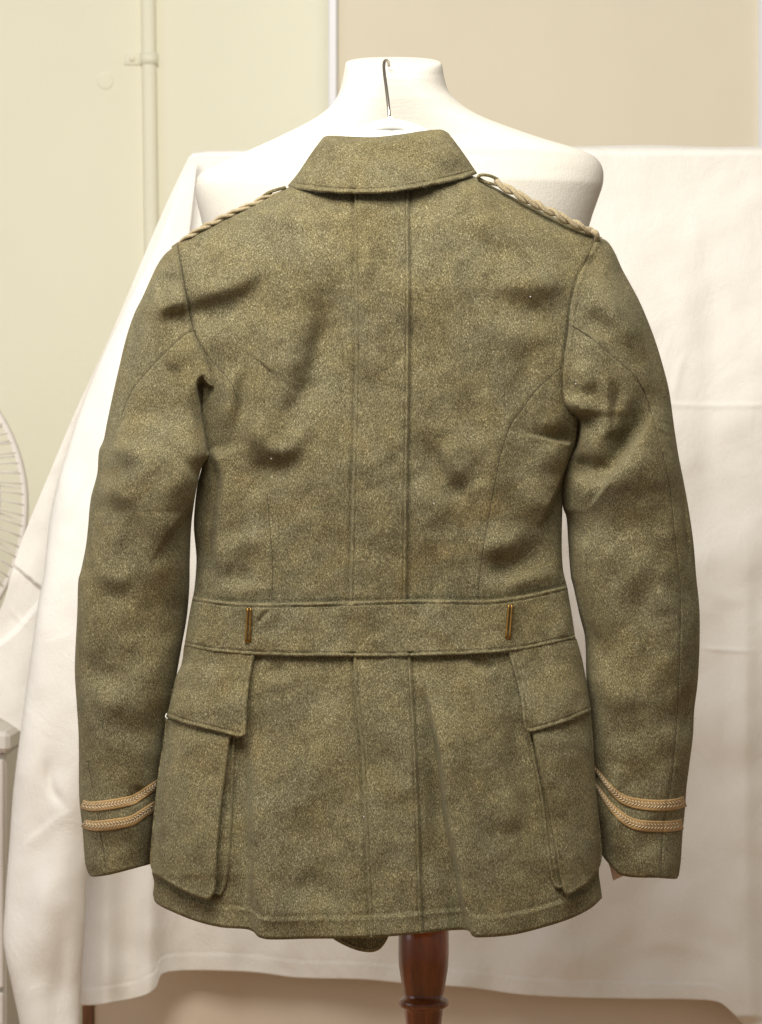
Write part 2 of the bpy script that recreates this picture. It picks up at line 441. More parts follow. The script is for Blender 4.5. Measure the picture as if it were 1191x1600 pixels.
# top: lies over the screen and falls behind it
m_ = MB(); T = cr([(300, 241), (330, 238), (500, 236), (915, 231), (1011, 229), (1116, 232), (1191, 231), (1420, 233)], 90)
Vv = [PW(T[:, 0], T[:, 1], .8055), PW(T[:, 0], T[:, 1] - 2.5, .815), PW(T[:, 0], T[:, 1] - 2.6, .825), PW(T[:, 0], T[:, 1] + 3, .834), PW(T[:, 0], T[:, 1] + 30, .838), PW(T[:, 0], T[:, 1] + 420, .84)]
mk("top_fold", np.vstack(Vv), gridF(6, 90), M_SHEET, sh)
# pulled-out flap A (nearer) on the left
Ledge = [(298, 243), (282, 285), (262, 340), (230, 410), (149, 581), (110, 687), (81, 794), (68, 900), (60, 942), (50, 1012), (38, 1100), (22, 1225), (14, 1330), (8, 1412), (6, 1475), (18, 1537), (31, 1600), (40, 1660)]
Redge = [(309, 243), (300, 330), (270, 600), (215, 900), (165, 1200), (136, 1372), (133, 1444), (127, 1540), (125, 1600), (124, 1660)]
def D_A(px, py):
    return .755 - .10 * ss(250, 1000, py) - .0 * px
la = fy(Ledge); ra = fy(Redge)
def H_A(px, py):
    h = .0035 * wv(px * 1.3 + 300, py * .6) * ss(240, 500, py) + .0006 * wv2(px, py)
    u = (px - la(py)) / np.maximum(ra(py) - la(py), 5)
    h += .035 * np.sqrt(np.clip(1 - (2 * u - 1)**2, 0, 1)) * ss(240, 900, py)
    h += ridge(px, py, [(22, 1335), (60, 1305), (90, 1280), (122, 1262)], .0016, 6, 14)
    h += ridge(px, py, [(62, 1010), (90, 1000), (120, 990)], .001, 6, 12)
    h += ridge(px, py, [(75, 1180), (80, 1230), (110, 1270)], -.004, 8)
    h += ridge(px, py, [(60, 1540), (58, 1450), (75, 1350)], .006, 20)
    h += ridge(px, py, [(100, 1400), (98, 1500), (85, 1600)], -.006, 16)
    h += ridge(px, py, [(160, 735), (130, 780), (108, 850)], -.004, 14)
    return h
sheetgrid("side_drape", [Ledge[0], Redge[0]], [Ledge[-1], Redge[-1]], Ledge, Redge, D_A, H_A, 110, 520)
# flap B (behind)
LB = [(296, 244), (255, 330), (217, 420), (170, 530), (119, 641), (76, 743), (34, 845), (17, 900), (4, 945), (-30, 1010), (-60, 1090)]
RB = [(303, 244), (285, 300), (240, 420), (165, 590), (130, 690), (104, 800), (92, 900), (86, 950), (78, 1020), (60, 1110), (50, 1156)]
def H_B(px, py):
    h = .002 * wv(px * 1.2 + 80, py * .7) + .0006 * wv2(px + 90, py)
    h += ridge(px, py, [(250, 360), (160, 575), (110, 720), (80, 850)], -.006, 8, 12)
    h += step(px, py, [(75, 925), (45, 962), (20, 990), (-10, 1012)], -.009, 4, 70, .02, .02)
    h += ridge(px, py, [(12, 945), (30, 968), (48, 980)], .0012, 4)
    return h
sheetgrid("back_drape", [LB[0], RB[0]], [LB[-1], (-20, 1112), (15, 1132), RB[-1]], LB, RB, lambda px, py: .80 - .03 * ss(250, 1000, py), H_B, 90, 380)

# ------------------------------------------------------------------ white cabinet and fan at the left edge
YC0 = 1.12
xr_ = PW(9.5, 0, YC0)[0]; xl_ = xr_ - .40; ztop = PW(0, 1143, YC0)[2]
cb = root("cabinet", ((xl_ + xr_) / 2, YC0 + .17, 0), "white drawer cabinet at the left edge of the picture below the fan", "cabinet")
m_ = MB(); m_.box(xl_, xr_ - .001, YC0 + .012, YC0 + .36, .05, ztop - .03, .003); m_.build("carcass", M_PLASTIC, cb, False)
m_ = MB(); m_.box(xl_ - .008, xr_ + .006, YC0 - .008, YC0 + .37, ztop - .028, ztop, .006); m_.build("top", M_PLASTIC, cb, False)
m_ = MB(); m_.box(xl_ - .004, xr_ + .004, YC0 - .002, YC0 + .37, 0, .048, .003); m_.build("plinth", M_PLASTIC, cb, False)
zs = [.055, .24, .50, PW(0, 1548, YC0)[2] , ztop - .038]
zs = [.055, .30, PW(0, 1548, YC0)[2], ztop - .034]
for k in range(3):
    m_ = MB(); m_.box(xl_ + .003, xr_ - .0035, YC0, YC0 + .011, zs[k] + .003, zs[k + 1] - .003, .002); d_ = m_.build("drawer_front", M_PLASTIC, cb, False)
    zc = zs[k + 1] - .05; m_ = MB(); m_.tube(cr([((xl_ + xr_) / 2 - .06, YC0 + .002, zc), ((xl_ + xr_) / 2 - .055, YC0 - .018, zc), ((xl_ + xr_) / 2 + .055, YC0 - .018, zc), ((xl_ + xr_) / 2 + .06, YC0 + .002, zc)], 20), .004, 8)
    m_.build("handle", M_STEEL, d_)
YF = 1.18; fc = PW(-225, 790, YF); RF = (PW(43, 790, YF)[0] - fc[0])
fan = root("desk_fan", (fc[0], YF + .08, ztop + .001), "white round desk fan with wire grille, cut off by the left edge of the picture", "fan")
def ring(mb, r, y, t, n=96):
    a = np.linspace(0, 2 * pi, n, endpoint=False); mb.tube(np.stack([fc[0] + r * np.cos(a), np.full(n, y), fc[2] + r * np.sin(a)], -1), t, 8, closed=True)
m_ = MB(); a = np.linspace(0, 2 * pi, 120, endpoint=False); prof = [(RF - .006, YF - .008), (RF, YF - .009), (RF + .001, YF + .009), (RF - .006, YF + .008)]
Vr = np.concatenate([np.stack([fc[0] + r * np.cos(a), np.full(120, y), fc[2] + r * np.sin(a)], -1) for r, y in prof + prof[:1]])
m_.add(Vr, [tuple(f) for f in gridF(5, 120, 0, False, True)]); m_.build("rim", M_PLASTIC, fan)
for r_, y in ((RF * .72, YF - .035), (RF * .42, YF - .052), (RF * .72, YF + .045), (RF * .42, YF + .06)):
    m_ = MB(); ring(m_, r_, y, .0012); m_.build("grille_ring", M_PLASTIC, fan)
for side_, nW in ((-1, 100), (1, 64)):
    pts = []
    for t in np.linspace(0, 1, 10):
        r_ = RF * (1 - .83 * t); pts.append((r_ * cos(.22 * t), side_ * (.006 + .05 * sin(min(1, t * 1.15) * pi / 2)), r_ * sin(.22 * t)))
    m_ = MB(); m_.tube(pts, .0011, 5)
    V0 = np.concatenate(m_.V); me = bpy.data.meshes.new("grille_wire"); me.from_pydata([tuple(v) for v in V0], [], m_.F); me.materials.append(M_PLASTIC)
    me.polygons.foreach_set('use_smooth', [True] * len(me.polygons))
    for k in range(nW):
        o = bpy.data.objects.new("grille_wire", me); COL.objects.link(o); o.parent = fan
        o.location = (0, YF - (YF + .08), fc[2] - ztop - .001); o.rotation_euler = (0, 2 * pi * k / nW, 0)
for k in range(4):
    a0 = 2 * pi * k / 4 + .02; rr_ = np.linspace(.03, RF * .84, 16); V = []
    for r_ in rr_:
        for q in np.linspace(-1, 1, 9):
            wd = .10 + .34 * max(0, sin(pi * min(1, (r_ - .03) / (RF * .8))))**.8
            a_ = a0 + q * wd; V.append((fc[0] + r_ * cos(a_), YF + .01 + .016 * q, fc[2] + r_ * sin(a_)))
    mk("blade", V, gridF(16, 9), M_GREY, fan)
m_ = MB(); m_.tube([(fc[0], YF - .06, fc[2]), (fc[0], YF - .054, fc[2]), (fc[0], YF - .05, fc[2])], [.035, .042, .043], 32); m_.build("badge_cap", M_PLASTIC, fan)
m_ = MB(); m_.tube([(fc[0], YF + .05, fc[2]), (fc[0], YF + .07, fc[2]), (fc[0], YF + .15, fc[2]), (fc[0], YF + .17, fc[2])], [.05, .06, .055, .03], 32); m_.build("motor_housing", M_PLASTIC, fan)
m_ = MB(); m_.tube([(fc[0], YF + .1, fc[2] - .05), (fc[0], YF + .1, ztop + .035)], .016, 16); m_.build("neck", M_PLASTIC, fan)
m_ = MB(); m_.lathe([(.10, ztop + .001), (.105, ztop + .01), (.09, ztop + .025), (.03, ztop + .04)], (fc[0], YF + .1)); m_.build("base", M_PLASTIC, fan)

# ------------------------------------------------------------------ dress form
form = root("dress_form", (PW(662, 0, .2)[0], .2, 0), "cream cloth covered dress form on a turned wooden pole behind the tunic", "dress form")
rows = [(99, 540, 690, .050, .165), (104, 539, 691.5, .052, .165), (120, 536, 694, .054, .165), (145, 530, 702, .056, .167), (163, 520, 720, .058, .170), (178, 504, 742, .060, .174), (192, 482, 773, .062, .178), (207, 452, 815, .064, .182), (220, 425, 854, .066, .185),
        (232, 398, 896, .068, .187), (243, 373, 925, .070, .188), (254, 348, 937, .073, .19), (264, 327, 941.5, .075, .19), (275, 311, 943, .077, .19), (290, 306, 941.5, .080, .19), (310, 307, 935, .082, .192), (345, 315, 923, .085, .195), (380, 322, 915, .088, .2),
        (460, 335, 900, .093, .205), (600, 350, 880, .098, .21), (800, 372, 860, .085, .205), (1000, 350, 885, .092, .21), (1250, 345, 895, .10, .21), (1380, 360, 880, .098, .21), (1420, 380, 860, .09, .21)]
R_ = np.array(rows, float); yy = np.unique(np.concatenate([np.linspace(99, 320, 70), np.linspace(320, 1420, 70)]))
def smooth_interp(x, xp, fp):
    c = cr(np.stack([xp, fp], -1), 1200); return np.interp(x, np.maximum.accumulate(c[:, 0]), c[:, 1])
xl_r = smooth_interp(yy, R_[:, 0], R_[:, 1]); xr_r = smooth_interp(yy, R_[:, 0], R_[:, 2]); bd_ = np.interp(yy, R_[:, 0], R_[:, 3]); yc_ = np.interp(yy, R_[:, 0], R_[:, 4])
nA = 128; th = np.linspace(0, 2 * pi, nA, endpoint=False); V = []
caps = [(.0, -9), (.45, -8.3), (.75, -7), (.9, -5), (.97, -2.8)]
def ringv(y, a, b_, x0, x1, yc):
    c0 = PW(x0, y, yc); c1 = PW(x1, y, yc); cx = (c0[0] + c1[0]) / 2; hw = (c1[0] - c0[0]) / 2
    ex = 2 / 2.25
    ct = np.sign(np.cos(th)) * np.abs(np.cos(th))**ex; st_ = np.sign(np.sin(th)) * np.abs(np.sin(th))**ex
    t = ss(150, 100, y)
    Yv = yc - b_ * a * st_
    return np.stack([cx + hw * a * ct, Yv, c0[2] + t * .24 * (Yv - yc)], -1)
for a_, dy in caps: V.append(ringv(99 + dy * .6, max(a_, .001), .05, 540, 690, .165))
for k in range(len(yy)): V.append(ringv(yy[k], 1, bd_[k], xl_r[k], xr_r[k], yc_[k]))
V.append(ringv(1432, .7, .09, 380, 860, .21)); V.append(ringv(1434, .02, .09, 380, 860, .21))
mk("torso", np.concatenate(V), gridF(len(V), nA, 0, True, True), M_FORM, form)
def zz(y): return PW(0, y, .2)[2]
prof = [(.0255, zz(1425)), (.0262, zz(1466)), (.0262, zz(1490)), (.0255, zz(1510)), (.0235, zz(1530)), (.0212, zz(1550)), (.0200, zz(1557)), (.0222, zz(1559)), (.0252, zz(1562)), (.0262, zz(1566.5)), (.0255, zz(1571)), (.0225, zz(1574.5)), (.0205, zz(1576)), (.0200, zz(1579)), (.0195, zz(1586)), (.0185, zz(1600)), (.018, zz(1660)), (.022, zz(1760)), (.028, zz(1850)), (.024, zz(1900)), (.03, .30), (.034, .16), (.04, .10)]
prof = prof[::-1]; pc = PW(662, 0, .2)
m_ = MB(); m_.lathe(prof, (pc[0], .2)); m_.build("pole", M_WOOD, form)
for k in range(3):
    a_ = 2 * pi * k / 3 + .5; m_ = MB()
    m_.tube(cr([(pc[0], .2, .16), (pc[0] + .08 * cos(a_), .2 + .08 * sin(a_), .15), (pc[0] + .18 * cos(a_), .2 + .18 * sin(a_), .06), (pc[0] + .25 * cos(a_), .2 + .25 * sin(a_), .014)], 20), np.linspace(.02, .013, 20), 12)
    m_.build("foot", M_WOOD, form)

# ------------------------------------------------------------------ hanger
hg = root("coat_hanger", tuple(PW(610, 200, .035)), "white plastic coat hanger with a steel hook over the dress form's neck, holding the tunic", "hanger")
hp = cr([(300, 392), (350, 362), (430, 325), (480, 275), (530, 228), (570, 205), (610, 196), (650, 205), (700, 235), (745, 290), (800, 330), (870, 358), (915, 385)], 80)
Vh = []
for k, (x, y) in enumerate(hp):
    Yh = .045 + .00012 * abs(x - 610) - .01
    c = PW(x, y, Yh); t = hp[min(k + 1, 79)] - hp[max(k - 1, 0)]; t = np.array([t[0], 0, -t[1]]); t /= np.linalg.norm(t); nn = np.array([-t[2], 0, t[0]])
    for a_ in np.linspace(0, 2 * pi, 14, endpoint=False):
        Vh.append(c + nn * .0065 * cos(a_) + np.array([0, 1, 0]) * .007 * sin(a_))
mk("arms", Vh, gridF(80, 14, 0, False, True), M_HANGER, hg)
m_ = MB(); cc = PW(610, 196, .035)
m_.lathe([(.0052, cc[2] - .004), (.0050, cc[2] + .002), (.0042, cc[2] + .005), (.0028, cc[2] + .0085)], (cc[0], .035), 20); m_.build("hook_socket", M_HANGER, hg)
# wide flat shoulder piece of the hanger seen over the collar
Tt = cr([(548, 213), (575, 203), (598, 194), (610, 191.5), (622, 195), (650, 205), (672, 212)], 40); Bt = np.stack([Tt[:, 0], np.full(40, 236.)], -1)
Vp = [PW(Tt[:, 0], Tt[:, 1] + 3, .042), PW(Tt[:, 0], Tt[:, 1] + .8, .040), PW(Tt[:, 0], Tt[:, 1], .037), PW(Tt[:, 0], Tt[:, 1] + .8, .034), PW(Tt[:, 0], Tt[:, 1] + 3, .032), PW(Bt[:, 0], Bt[:, 1], .031), PW(Bt[:, 0], Bt[:, 1], .042)]
mk("yoke", np.vstack(Vp), gridF(7, 40), M_HANGER, hg)
m_ = MB(); hk = cr(np.array([PW(608.5, 190, .035), PW(608, 176, .036), PW(606.5, 160, .042), PW(603.5, 135, .055), PW(600.5, 113, .070), PW(600, 103, .080), PW(601, 96.5, .088), PW(604, 94.5, .098), PW(607, 97.5, .106), PW(608, 103, .110)]), 60)
m_.tube(hk, .0017, 12); m_.build("hook", M_STEEL, hg)

# ================================================================== TUNIC
tun = root("army_tunic", tuple(PW(595, 1466, 0.03)), "khaki wool army tunic seen from behind, belted, with two braid rings on each cuff", "tunic")
YCT = .03
FS = 1.65
TOPL = [(270, 384), (285, 374), (300, 366), (345, 343), (400, 316), (450, 292), (500, 272), (600, 264), (700, 265), (748, 277), (770, 290), (800, 306), (850, 331), (900, 353), (938, 369)]
topy = fx(TOPL)
SEAML = [(277, 380), (285, 430), (294, 478), (303, 517), (320, 555), (330, 580), (334, 600), (329, 622), (319, 640)]
SEAMR = [(933, 370), (915, 402), (900, 440), (891, 478), (887, 520), (880, 565), (876, 600), (877, 622), (884, 640), (897, 653)]
LT = [(268, 385), (276, 430), (286, 478), (295, 517), (310, 555), (318, 580), (318, 620), (314, 660), (316, 695), (316, 726), (309, 755), (305, 785), (303, 823), (307, 869), (306, 898), (303, 926), (296, 963), (289, 1007), (284, 1038), (274, 1060), (263, 1112), (260, 1152), (250, 1210), (239, 1330), (238, 1366), (241, 1375), (239, 1398)]
RT = [(941, 371), (924, 402), (908, 440), (899, 478), (895, 520), (890, 565), (890, 600), (893, 625), (901, 655), (899, 690), (886, 730), (880, 767), (879, 794), (878, 850), (880, 890), (886, 916), (894, 962), (900, 999), (908, 1024), (914, 1055), (919, 1085), (923, 1114), (927, 1188), (935, 1271), (937, 1340), (936, 1366), (938, 1380), (941, 1403)]
HEM = [(239, 1398), (244, 1411), (270, 1425), (305, 1439), (345, 1449), (385, 1452), (396, 1456), (404, 1464), (420, 1468), (480, 1467), (560, 1466), (625, 1462), (680, 1456), (722, 1453), (733, 1455), (738, 1462), (746, 1465), (800, 1461), (850, 1449), (895, 1434), (925, 1418), (941, 1403)]
xlv = lambda y: np.interp(y, [250, 380, 560, 640, 700, 740] + [p[1] for p in LT[11:]], [150, 195, 240, 275, 300, 309] + [p[0] for p in LT[11:]])
xrv = lambda y: np.interp(y, [250, 370, 560, 640, 700, 740] + [p[1] for p in RT[11:] if p[1] > 745], [1060, 1015, 975, 940, 905, 886] + [p[0] for p in RT[11:] if p[1] > 745])
wA = waves(21, 60, 60, 320); wB = waves(5, 40, 22, 60); wC = waves(77, 40, 60, 300)
def D_base(px, py):
    xl, xr = xlv(py), xrv(py); u = (2 * px - xl - xr) / (xr - xl)
    B = np.interp(py, [260, 320, 450, 700, 930, 1010, 1200, 1470], [.050, .058, .072, .070, .060, .062, .078, .090])
    f = np.sqrt(np.clip(1 - np.abs(u)**2.5, 0, 1))
    t = np.clip((py - topy(px)) / 120, 0, 1); g = np.sqrt(1 - (1 - t)**2)
    return YCT - B * f * g
def H_torso(px, py):
    h = .0021 * wA(px * 1.25, py * .8) + .00028 * wB(px, py)
    R = lambda *a, **k: ridge(px, py, *a, **k)
    # --- left shoulder blade
    h += R([(245, 478), (300, 462), (361, 448), (409, 421), (440, 405)], .0042, 20, 14)
    h += R([(258, 497), (300, 490), (361, 474), (409, 448), (440, 430)], -.0050, 14, 20)
    h += R([(300, 512), (345, 528), (385, 548)], .0040, 14, 18)
    h += R([(395, 360), (450, 366), (497, 382)], -.0022, 12, 14)
    h += R([(415, 330), (480, 345), (530, 345)], .0020, 14)
    h += R([(508, 430), (507, 500), (497, 550), (484, 594), (466, 628), (440, 660), (412, 645)], -.0062, 20, 12)
    h += R([(440, 480), (448, 540), (440, 590), (415, 605)], .0045, 26)
    h += R([(371, 640), (395, 670), (422, 701), (445, 706), (468, 684), (488, 655)], .0056, 13, 12)
    h += R([(380, 716), (414, 731), (446, 727), (472, 697)], -.0046, 13, 13)
    h += R([(390, 560), (382, 592), (376, 650), (370, 690)], -.0038, 7, 7)
    h += R([(352, 560), (358, 620), (352, 680)], .0040, 13)
    h += R([(385, 770), (400, 760), (425, 745)], -.0020, 12)
    h += R([(345, 888), (372, 900), (405, 905)], -.0030, 12); h += R([(350, 862), (380, 850), (420, 838)], .0028, 12)
    h += R([(340, 822), (370, 830), (400, 815)], -.0022, 12)
    h += R([(320, 915), (380, 922), (450, 918)], .0020, 8)
    # under-arm side panel set back
    h += step(px, py, [(334, 925), (334, 860), (338, 800), (344, 760), (340, 735), (328, 700)], .0075, 7, 42, .3, .1)
    # --- right side
    h += R([(690, 338), (736, 368), (770, 398), (796, 440)], -.0042, 14, 17)
    h += R([(720, 330), (765, 355), (800, 400)], .0030, 16)
    h += R([(650, 335), (690, 355), (720, 400)], .0020, 14)
    h += R([(745, 440), (790, 462), (836, 490), (866, 478), (910, 484)], -.0026, 20, 26)
    h += R([(760, 430), (815, 446), (860, 440), (900, 444)], .0042, 16, 16)
    h += R([(770, 520), (830, 528), (880, 520)], .0030, 16)
    h += R([(662, 660), (682, 722), (704, 760), (725, 787), (745, 780)], -.0062, 13, 15)
    h += R([(690, 680), (711, 730), (735, 762)], .0052, 16, 18)
    h += R([(735, 715), (750, 740), (755, 765)], -.0026, 12)
    h += R([(655, 735), (680, 790), (715, 815)], .0028, 16)
    h += R([(838, 690), (868, 688), (897, 672)], -.0028, 9, 9); h += R([(838, 665), (870, 660), (892, 655)], .0022, 10)
    h += R([(835, 705), (865, 712), (885, 705)], .0020, 13)
    h += R([(740, 894), (790, 886), (830, 868), (868, 846)], -.0052, 15, 13)
    h += R([(740, 866), (790, 850), (830, 832)], .0040, 15)
    h += R([(780, 912), (840, 904), (880, 895)], .0030, 10)
    h += step(px, py, [(893, 690), (888, 714), (874, 760), (857, 796), (842, 832)], .0110, 3.2, 50, .04, .35)
    h += R([(865, 830), (872, 880), (865, 915)], .0022, 8)
    h += R([(612, 395), (600, 420), (575, 415)], -.0014, 12)
    # --- skirt
    h += step(px, py, [(734, 1475), (717, 1378), (697, 1273), (687, 1189), (675, 1126), (658, 1034)], .0095, 3.6, 60, .01, .30)
    h += R([(726, 1475), (709, 1378), (689, 1273), (679, 1189), (668, 1126), (655, 1050)], -.0058, 14, 6, .01, .3)
    h += R([(668, 1060), (676, 1140), (682, 1230), (700, 1330)], -.0024, 12)
    h += step(px, py, [(400, 1480), (394, 1400), (391, 1294), (391, 1168), (391, 1090)], .0070, 8, 50, .01, .5)
    h += R([(378, 1180), (376, 1300), (384, 1420)], -.0028, 9)
    h += R([(388, 1310), (400, 1330), (396, 1370)], -.0020, 8)
    h += R([(400, 1062), (430, 1052), (455, 1040)], -.0026, 8); h += R([(405, 1045), (440, 1070), (470, 1060)], .0016, 8)
    h += R([(735, 1032), (760, 1040), (775, 1050)], -.0020, 7)
    h += R([(450, 1080), (462, 1200), (455, 1330), (470, 1450)], .0022, 24); h += R([(520, 1180), (512, 1290), (525, 1400)], -.0020, 16)
    h += R([(770, 1080), (782, 1200), (800, 1330), (815, 1450)], .0024, 22); h += R([(600, 1110), (640, 1180), (650, 1260)], .0012, 14)
    h += R([(520, 1060), (500, 1100), (505, 1180)], -.0024, 20)
    h += R([(460, 1360), (500, 1390), (540, 1420)], -.0030, 18); h += R([(430, 1400), (470, 1430), (520, 1445)], .0028, 16)
    h += R([(740, 1260), (780, 1320), (820, 1380)], -.0028, 18); h += R([(770, 1230), (810, 1300)], .0024, 18)
    h += R([(710, 1100), (735, 1180), (750, 1260)], .0024, 22)
    h += R([(800, 1090), (812, 1200), (830, 1300)], -.0022, 12)
    # vertical seams of the back
    for sm in (SBL, SBR): h += R(sm, -.0003, 1.8, 1.8, .02, .02)
    # armhole: sink behind the sleeve head
    for sm, sd in ((SEAML, 1), (SEAMR, -1)):
        d, s_, t = dpoly(px, py, cr(sm, 40)); q = (s_ * sd) * d
        m = (py < 650) & (py > topy(px) - 5)
        h -= np.where(m, .0015 * np.exp(-(d / 2.6)**2) + np.where(q > 0, .006 * ss(0, 5, q), 0), 0)
    for C_ in (CPL, CPR):
        h += R(C_, -.0013, 4, 4, .001, .001)
    for C_ in (SPL, SPR):
        h += R(C_, -.0013, 4, 4, .001, .001)
    h += R(BT, -.0008, 4.5, 4.5, .001, .001)
    # hem line
    d = hemf(px) - py
    h += .0006 * ss(32, 29, d) + .0007 * np.exp(-((d - 30) / 4.5)**2) - .003 * ss(5, 0, d)**2 - .0006 * np.exp(-((d - 36) / 3)**2)
    return h
hemf = fx(HEM)
BT = [(301.5, 931), (334, 937), (387, 941.5), (470, 941), (549, 939), (635, 936.5), (700, 936.5), (764, 937), (817, 930), (850, 923), (886, 914)]
BB = [(288, 1010), (334, 1019), (404, 1024.5), (522, 1026.5), (656, 1026), (764, 1021.5), (817, 1016), (860, 1007), (899.5, 998.5)]
CPL = [(553.5, 290), (553.5, 305), (554, 450), (554.5, 600), (549.5, 788), (546, 945)]
CPR = [(639.5, 290), (639.5, 300), (641, 459), (640, 600), (637.5, 771), (636, 945)]
SPL = [(551, 1018), (552, 1027), (555, 1084), (564, 1168), (569, 1273), (575, 1399), (578, 1464)]
SPR = [(641.5, 1018), (642.5, 1027), (650, 1147), (656, 1294), (661, 1457.5)]
SBL = [(303, 517), (322, 552), (345, 578), (362, 600), (371, 625)]
SBL2 = [(418, 770), (422, 830), (426, 880), (425, 936)]
SBR = [(877, 573), (858, 590), (835, 612), (815, 640), (798, 662), (788, 690), (780, 720), (772, 760), (765, 800), (756, 850), (750, 895), (747, 934)]
def D_tor(px, py): return D_base(px, py) - H_torso(px, py)

nx, ny = 400, 620
q = np.linspace(-1, 1, nx); s = (0.72 * q + .28 * np.sin(q * pi / 2)) * .5 + .5; v = np.linspace(0, 1, ny)
LTc, RTc = byy(LT), byy(RT)
G = coons(cr(TOPL, 500), cr(HEM, 700), LTc, RTc, s, v); px, py = G[..., 0], G[..., 1]
Yf = D_tor(px, py); Vf = PW(px, py, Yf)
sb = s[::5]; vb = v[::5] if (ny - 1) % 5 == 0 else np.unique(np.r_[v[::5], 1.0])
# far (front-of-garment) half, closed to the same outline
u = 2 * s - 1
Yb = Yf[:, :1] * 0 + (YCT + .065 * np.sqrt(np.clip(1 - np.abs(u)**2.6, 0, 1)))[None] * np.ones((ny, 1))
tt = np.clip((py - topy(px)) / 90, 0, 1); Yb = YCT + (Yb - YCT) * np.sqrt(1 - (1 - tt)**2)
k6 = (np.abs(u)**8)[None]; edge = np.where(u[None] < 0, Yf[:, :1], Yf[:, -1:]); Yb = Yb * (1 - k6) + edge * k6
Yb = np.maximum(Yb, Yf + .0015 * (1 - k6)); Yb[0] = Yf[0]
pyb = py - 10 * (1 - k6) * v[:, None]**6
Vb_ = PW(px, pyb, Yb)
step_ = 4
ci = np.unique(np.r_[np.arange(0, nx, step_), nx - 1]); ri = np.unique(np.r_[np.arange(0, ny, step_), ny - 1])
mk("body", Vf.reshape(-1, 3), gridF(ny, nx), WOOL, tun)
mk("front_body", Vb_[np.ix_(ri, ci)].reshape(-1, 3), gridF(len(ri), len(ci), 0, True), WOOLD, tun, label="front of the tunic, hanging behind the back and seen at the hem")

def thread(name, pts, D, r=.00030, mat=M_THREAD, lift=.0002, n=None):
    L = np.linalg.norm(np.diff(np.asarray(pts, float), axis=0), axis=1).sum()
    c = cr(pts, n or max(8, int(L / 2.2))); m_ = MB()
    k = np.arange(len(c)); m_.tube(PW(c[:, 0], c[:, 1], D(c[:, 0], c[:, 1]) - lift), r * (.85 + .4 * (k % 2)), 5); return m_.build(name, mat, tun)
for sm in (SBL, SBL2, SBR): thread("seam", sm, D_tor)

def panel(name, T, B, L, R, base, thick, nx, ny, free="tblr", r=3.0, welt=0.0, wd=3.2, ww=2.6, stitch=0.0, sd=7.5, sw=1.1, rim=.0025, inset=2.5, mat=WOOL, parent=None, extra=None):
    Tc, Bc, Lc, Rc = cr(T, 200), cr(B, 200), cr(L, 200), cr(R, 200)
    s = np.linspace(0, 1, nx); v = np.linspace(0, 1, ny)
    G = coons(Tc, Bc, Lc, Rc, s, v); px, py = G[..., 0], G[..., 1]
    d = np.full(px.shape, 1e3)
    for ch, C in zip("tblr", (Tc, Bc, Lc, Rc)):
        if ch in free: d = np.minimum(d, dpoly(px, py, np.vstack([C[::6], C[-1:]]))[0])
    t = np.clip(d / r, 0, 1); h = thick * (.55 + .45 * np.sqrt(1 - (1 - t)**2))
    h += welt * np.exp(-((d - wd) / ww)**2) - stitch * np.exp(-((d - sd) / sw)**2)
    if extra is not None: h += extra(px, py, d)
    Y = base(px, py) - h
    V = PW(px, py, Y)
    # rim: turn the free edges under
    cx, cy = px.mean(), py.mean()
    idx = np.r_[np.arange(nx), (np.arange(1, ny)) * nx + nx - 1, (ny - 1) * nx + np.arange(nx - 2, -1, -1), np.arange(ny - 2, 0, -1) * nx]
    bp = np.stack([px.ravel()[idx], py.ravel()[idx]], -1)
    tg = np.roll(bp, -1, 0) - np.roll(bp, 1, 0); tg /= np.linalg.norm(tg, axis=1)[:, None] + 1e-9
    inn = np.stack([-tg[:, 1], tg[:, 0]], -1)
    ip = bp + inn * inset
    Yr = base(ip[:, 0], ip[:, 1]) + rim
    Vr = PW(ip[:, 0], ip[:, 1], Yr)
    n0 = nx * ny; k = np.arange(len(idx)); kn = (k + 1) % len(idx)
    Fr = np.stack([idx[k], idx[kn], n0 + kn, n0 + k], -1)
    return mk(name, np.vstack([V.reshape(-1, 3), Vr]), np.vstack([gridF(ny, nx), Fr[:, ::-1] * 1]), mat, parent or tun)

ew = waves(31, 30, 14, 50)
welt_wob = lambda px, py, d: .0005 * ew(px, py) * np.exp(-((d - 4) / 6)**2)
# centre pleat, upper
panel("centre_pleat", [CPL[0], CPR[0]], [CPL[-1], CPR[-1]], CPL, CPR, D_tor, .0036, 64, 380, "lr", 1.6, .0016, 3.0, 1.9, .0014, 6.0, 1.2, .002, 1.0,
      extra=lambda px, py, d: .0002 * wB(px * 1.5, py) + .0012 * ridge(px, py, [(575, 395), (600, 402), (625, 392)], -1, 10))
panel("skirt_pleat", [SPL[0], SPR[0]], [SPL[-1], (620, 1461.5), SPR[-1]], SPL, SPR, D_tor, .0036, 64, 280, "lr", 1.6, .0015, 3.0, 1.9, .0014, 6.0, 1.2, .002, 1.0,
      extra=lambda px, py, d: .0007 * np.sin(py / 15 + np.sin(px / 30)) * ss(3, 14, d) * ss(1100, 1160, py))
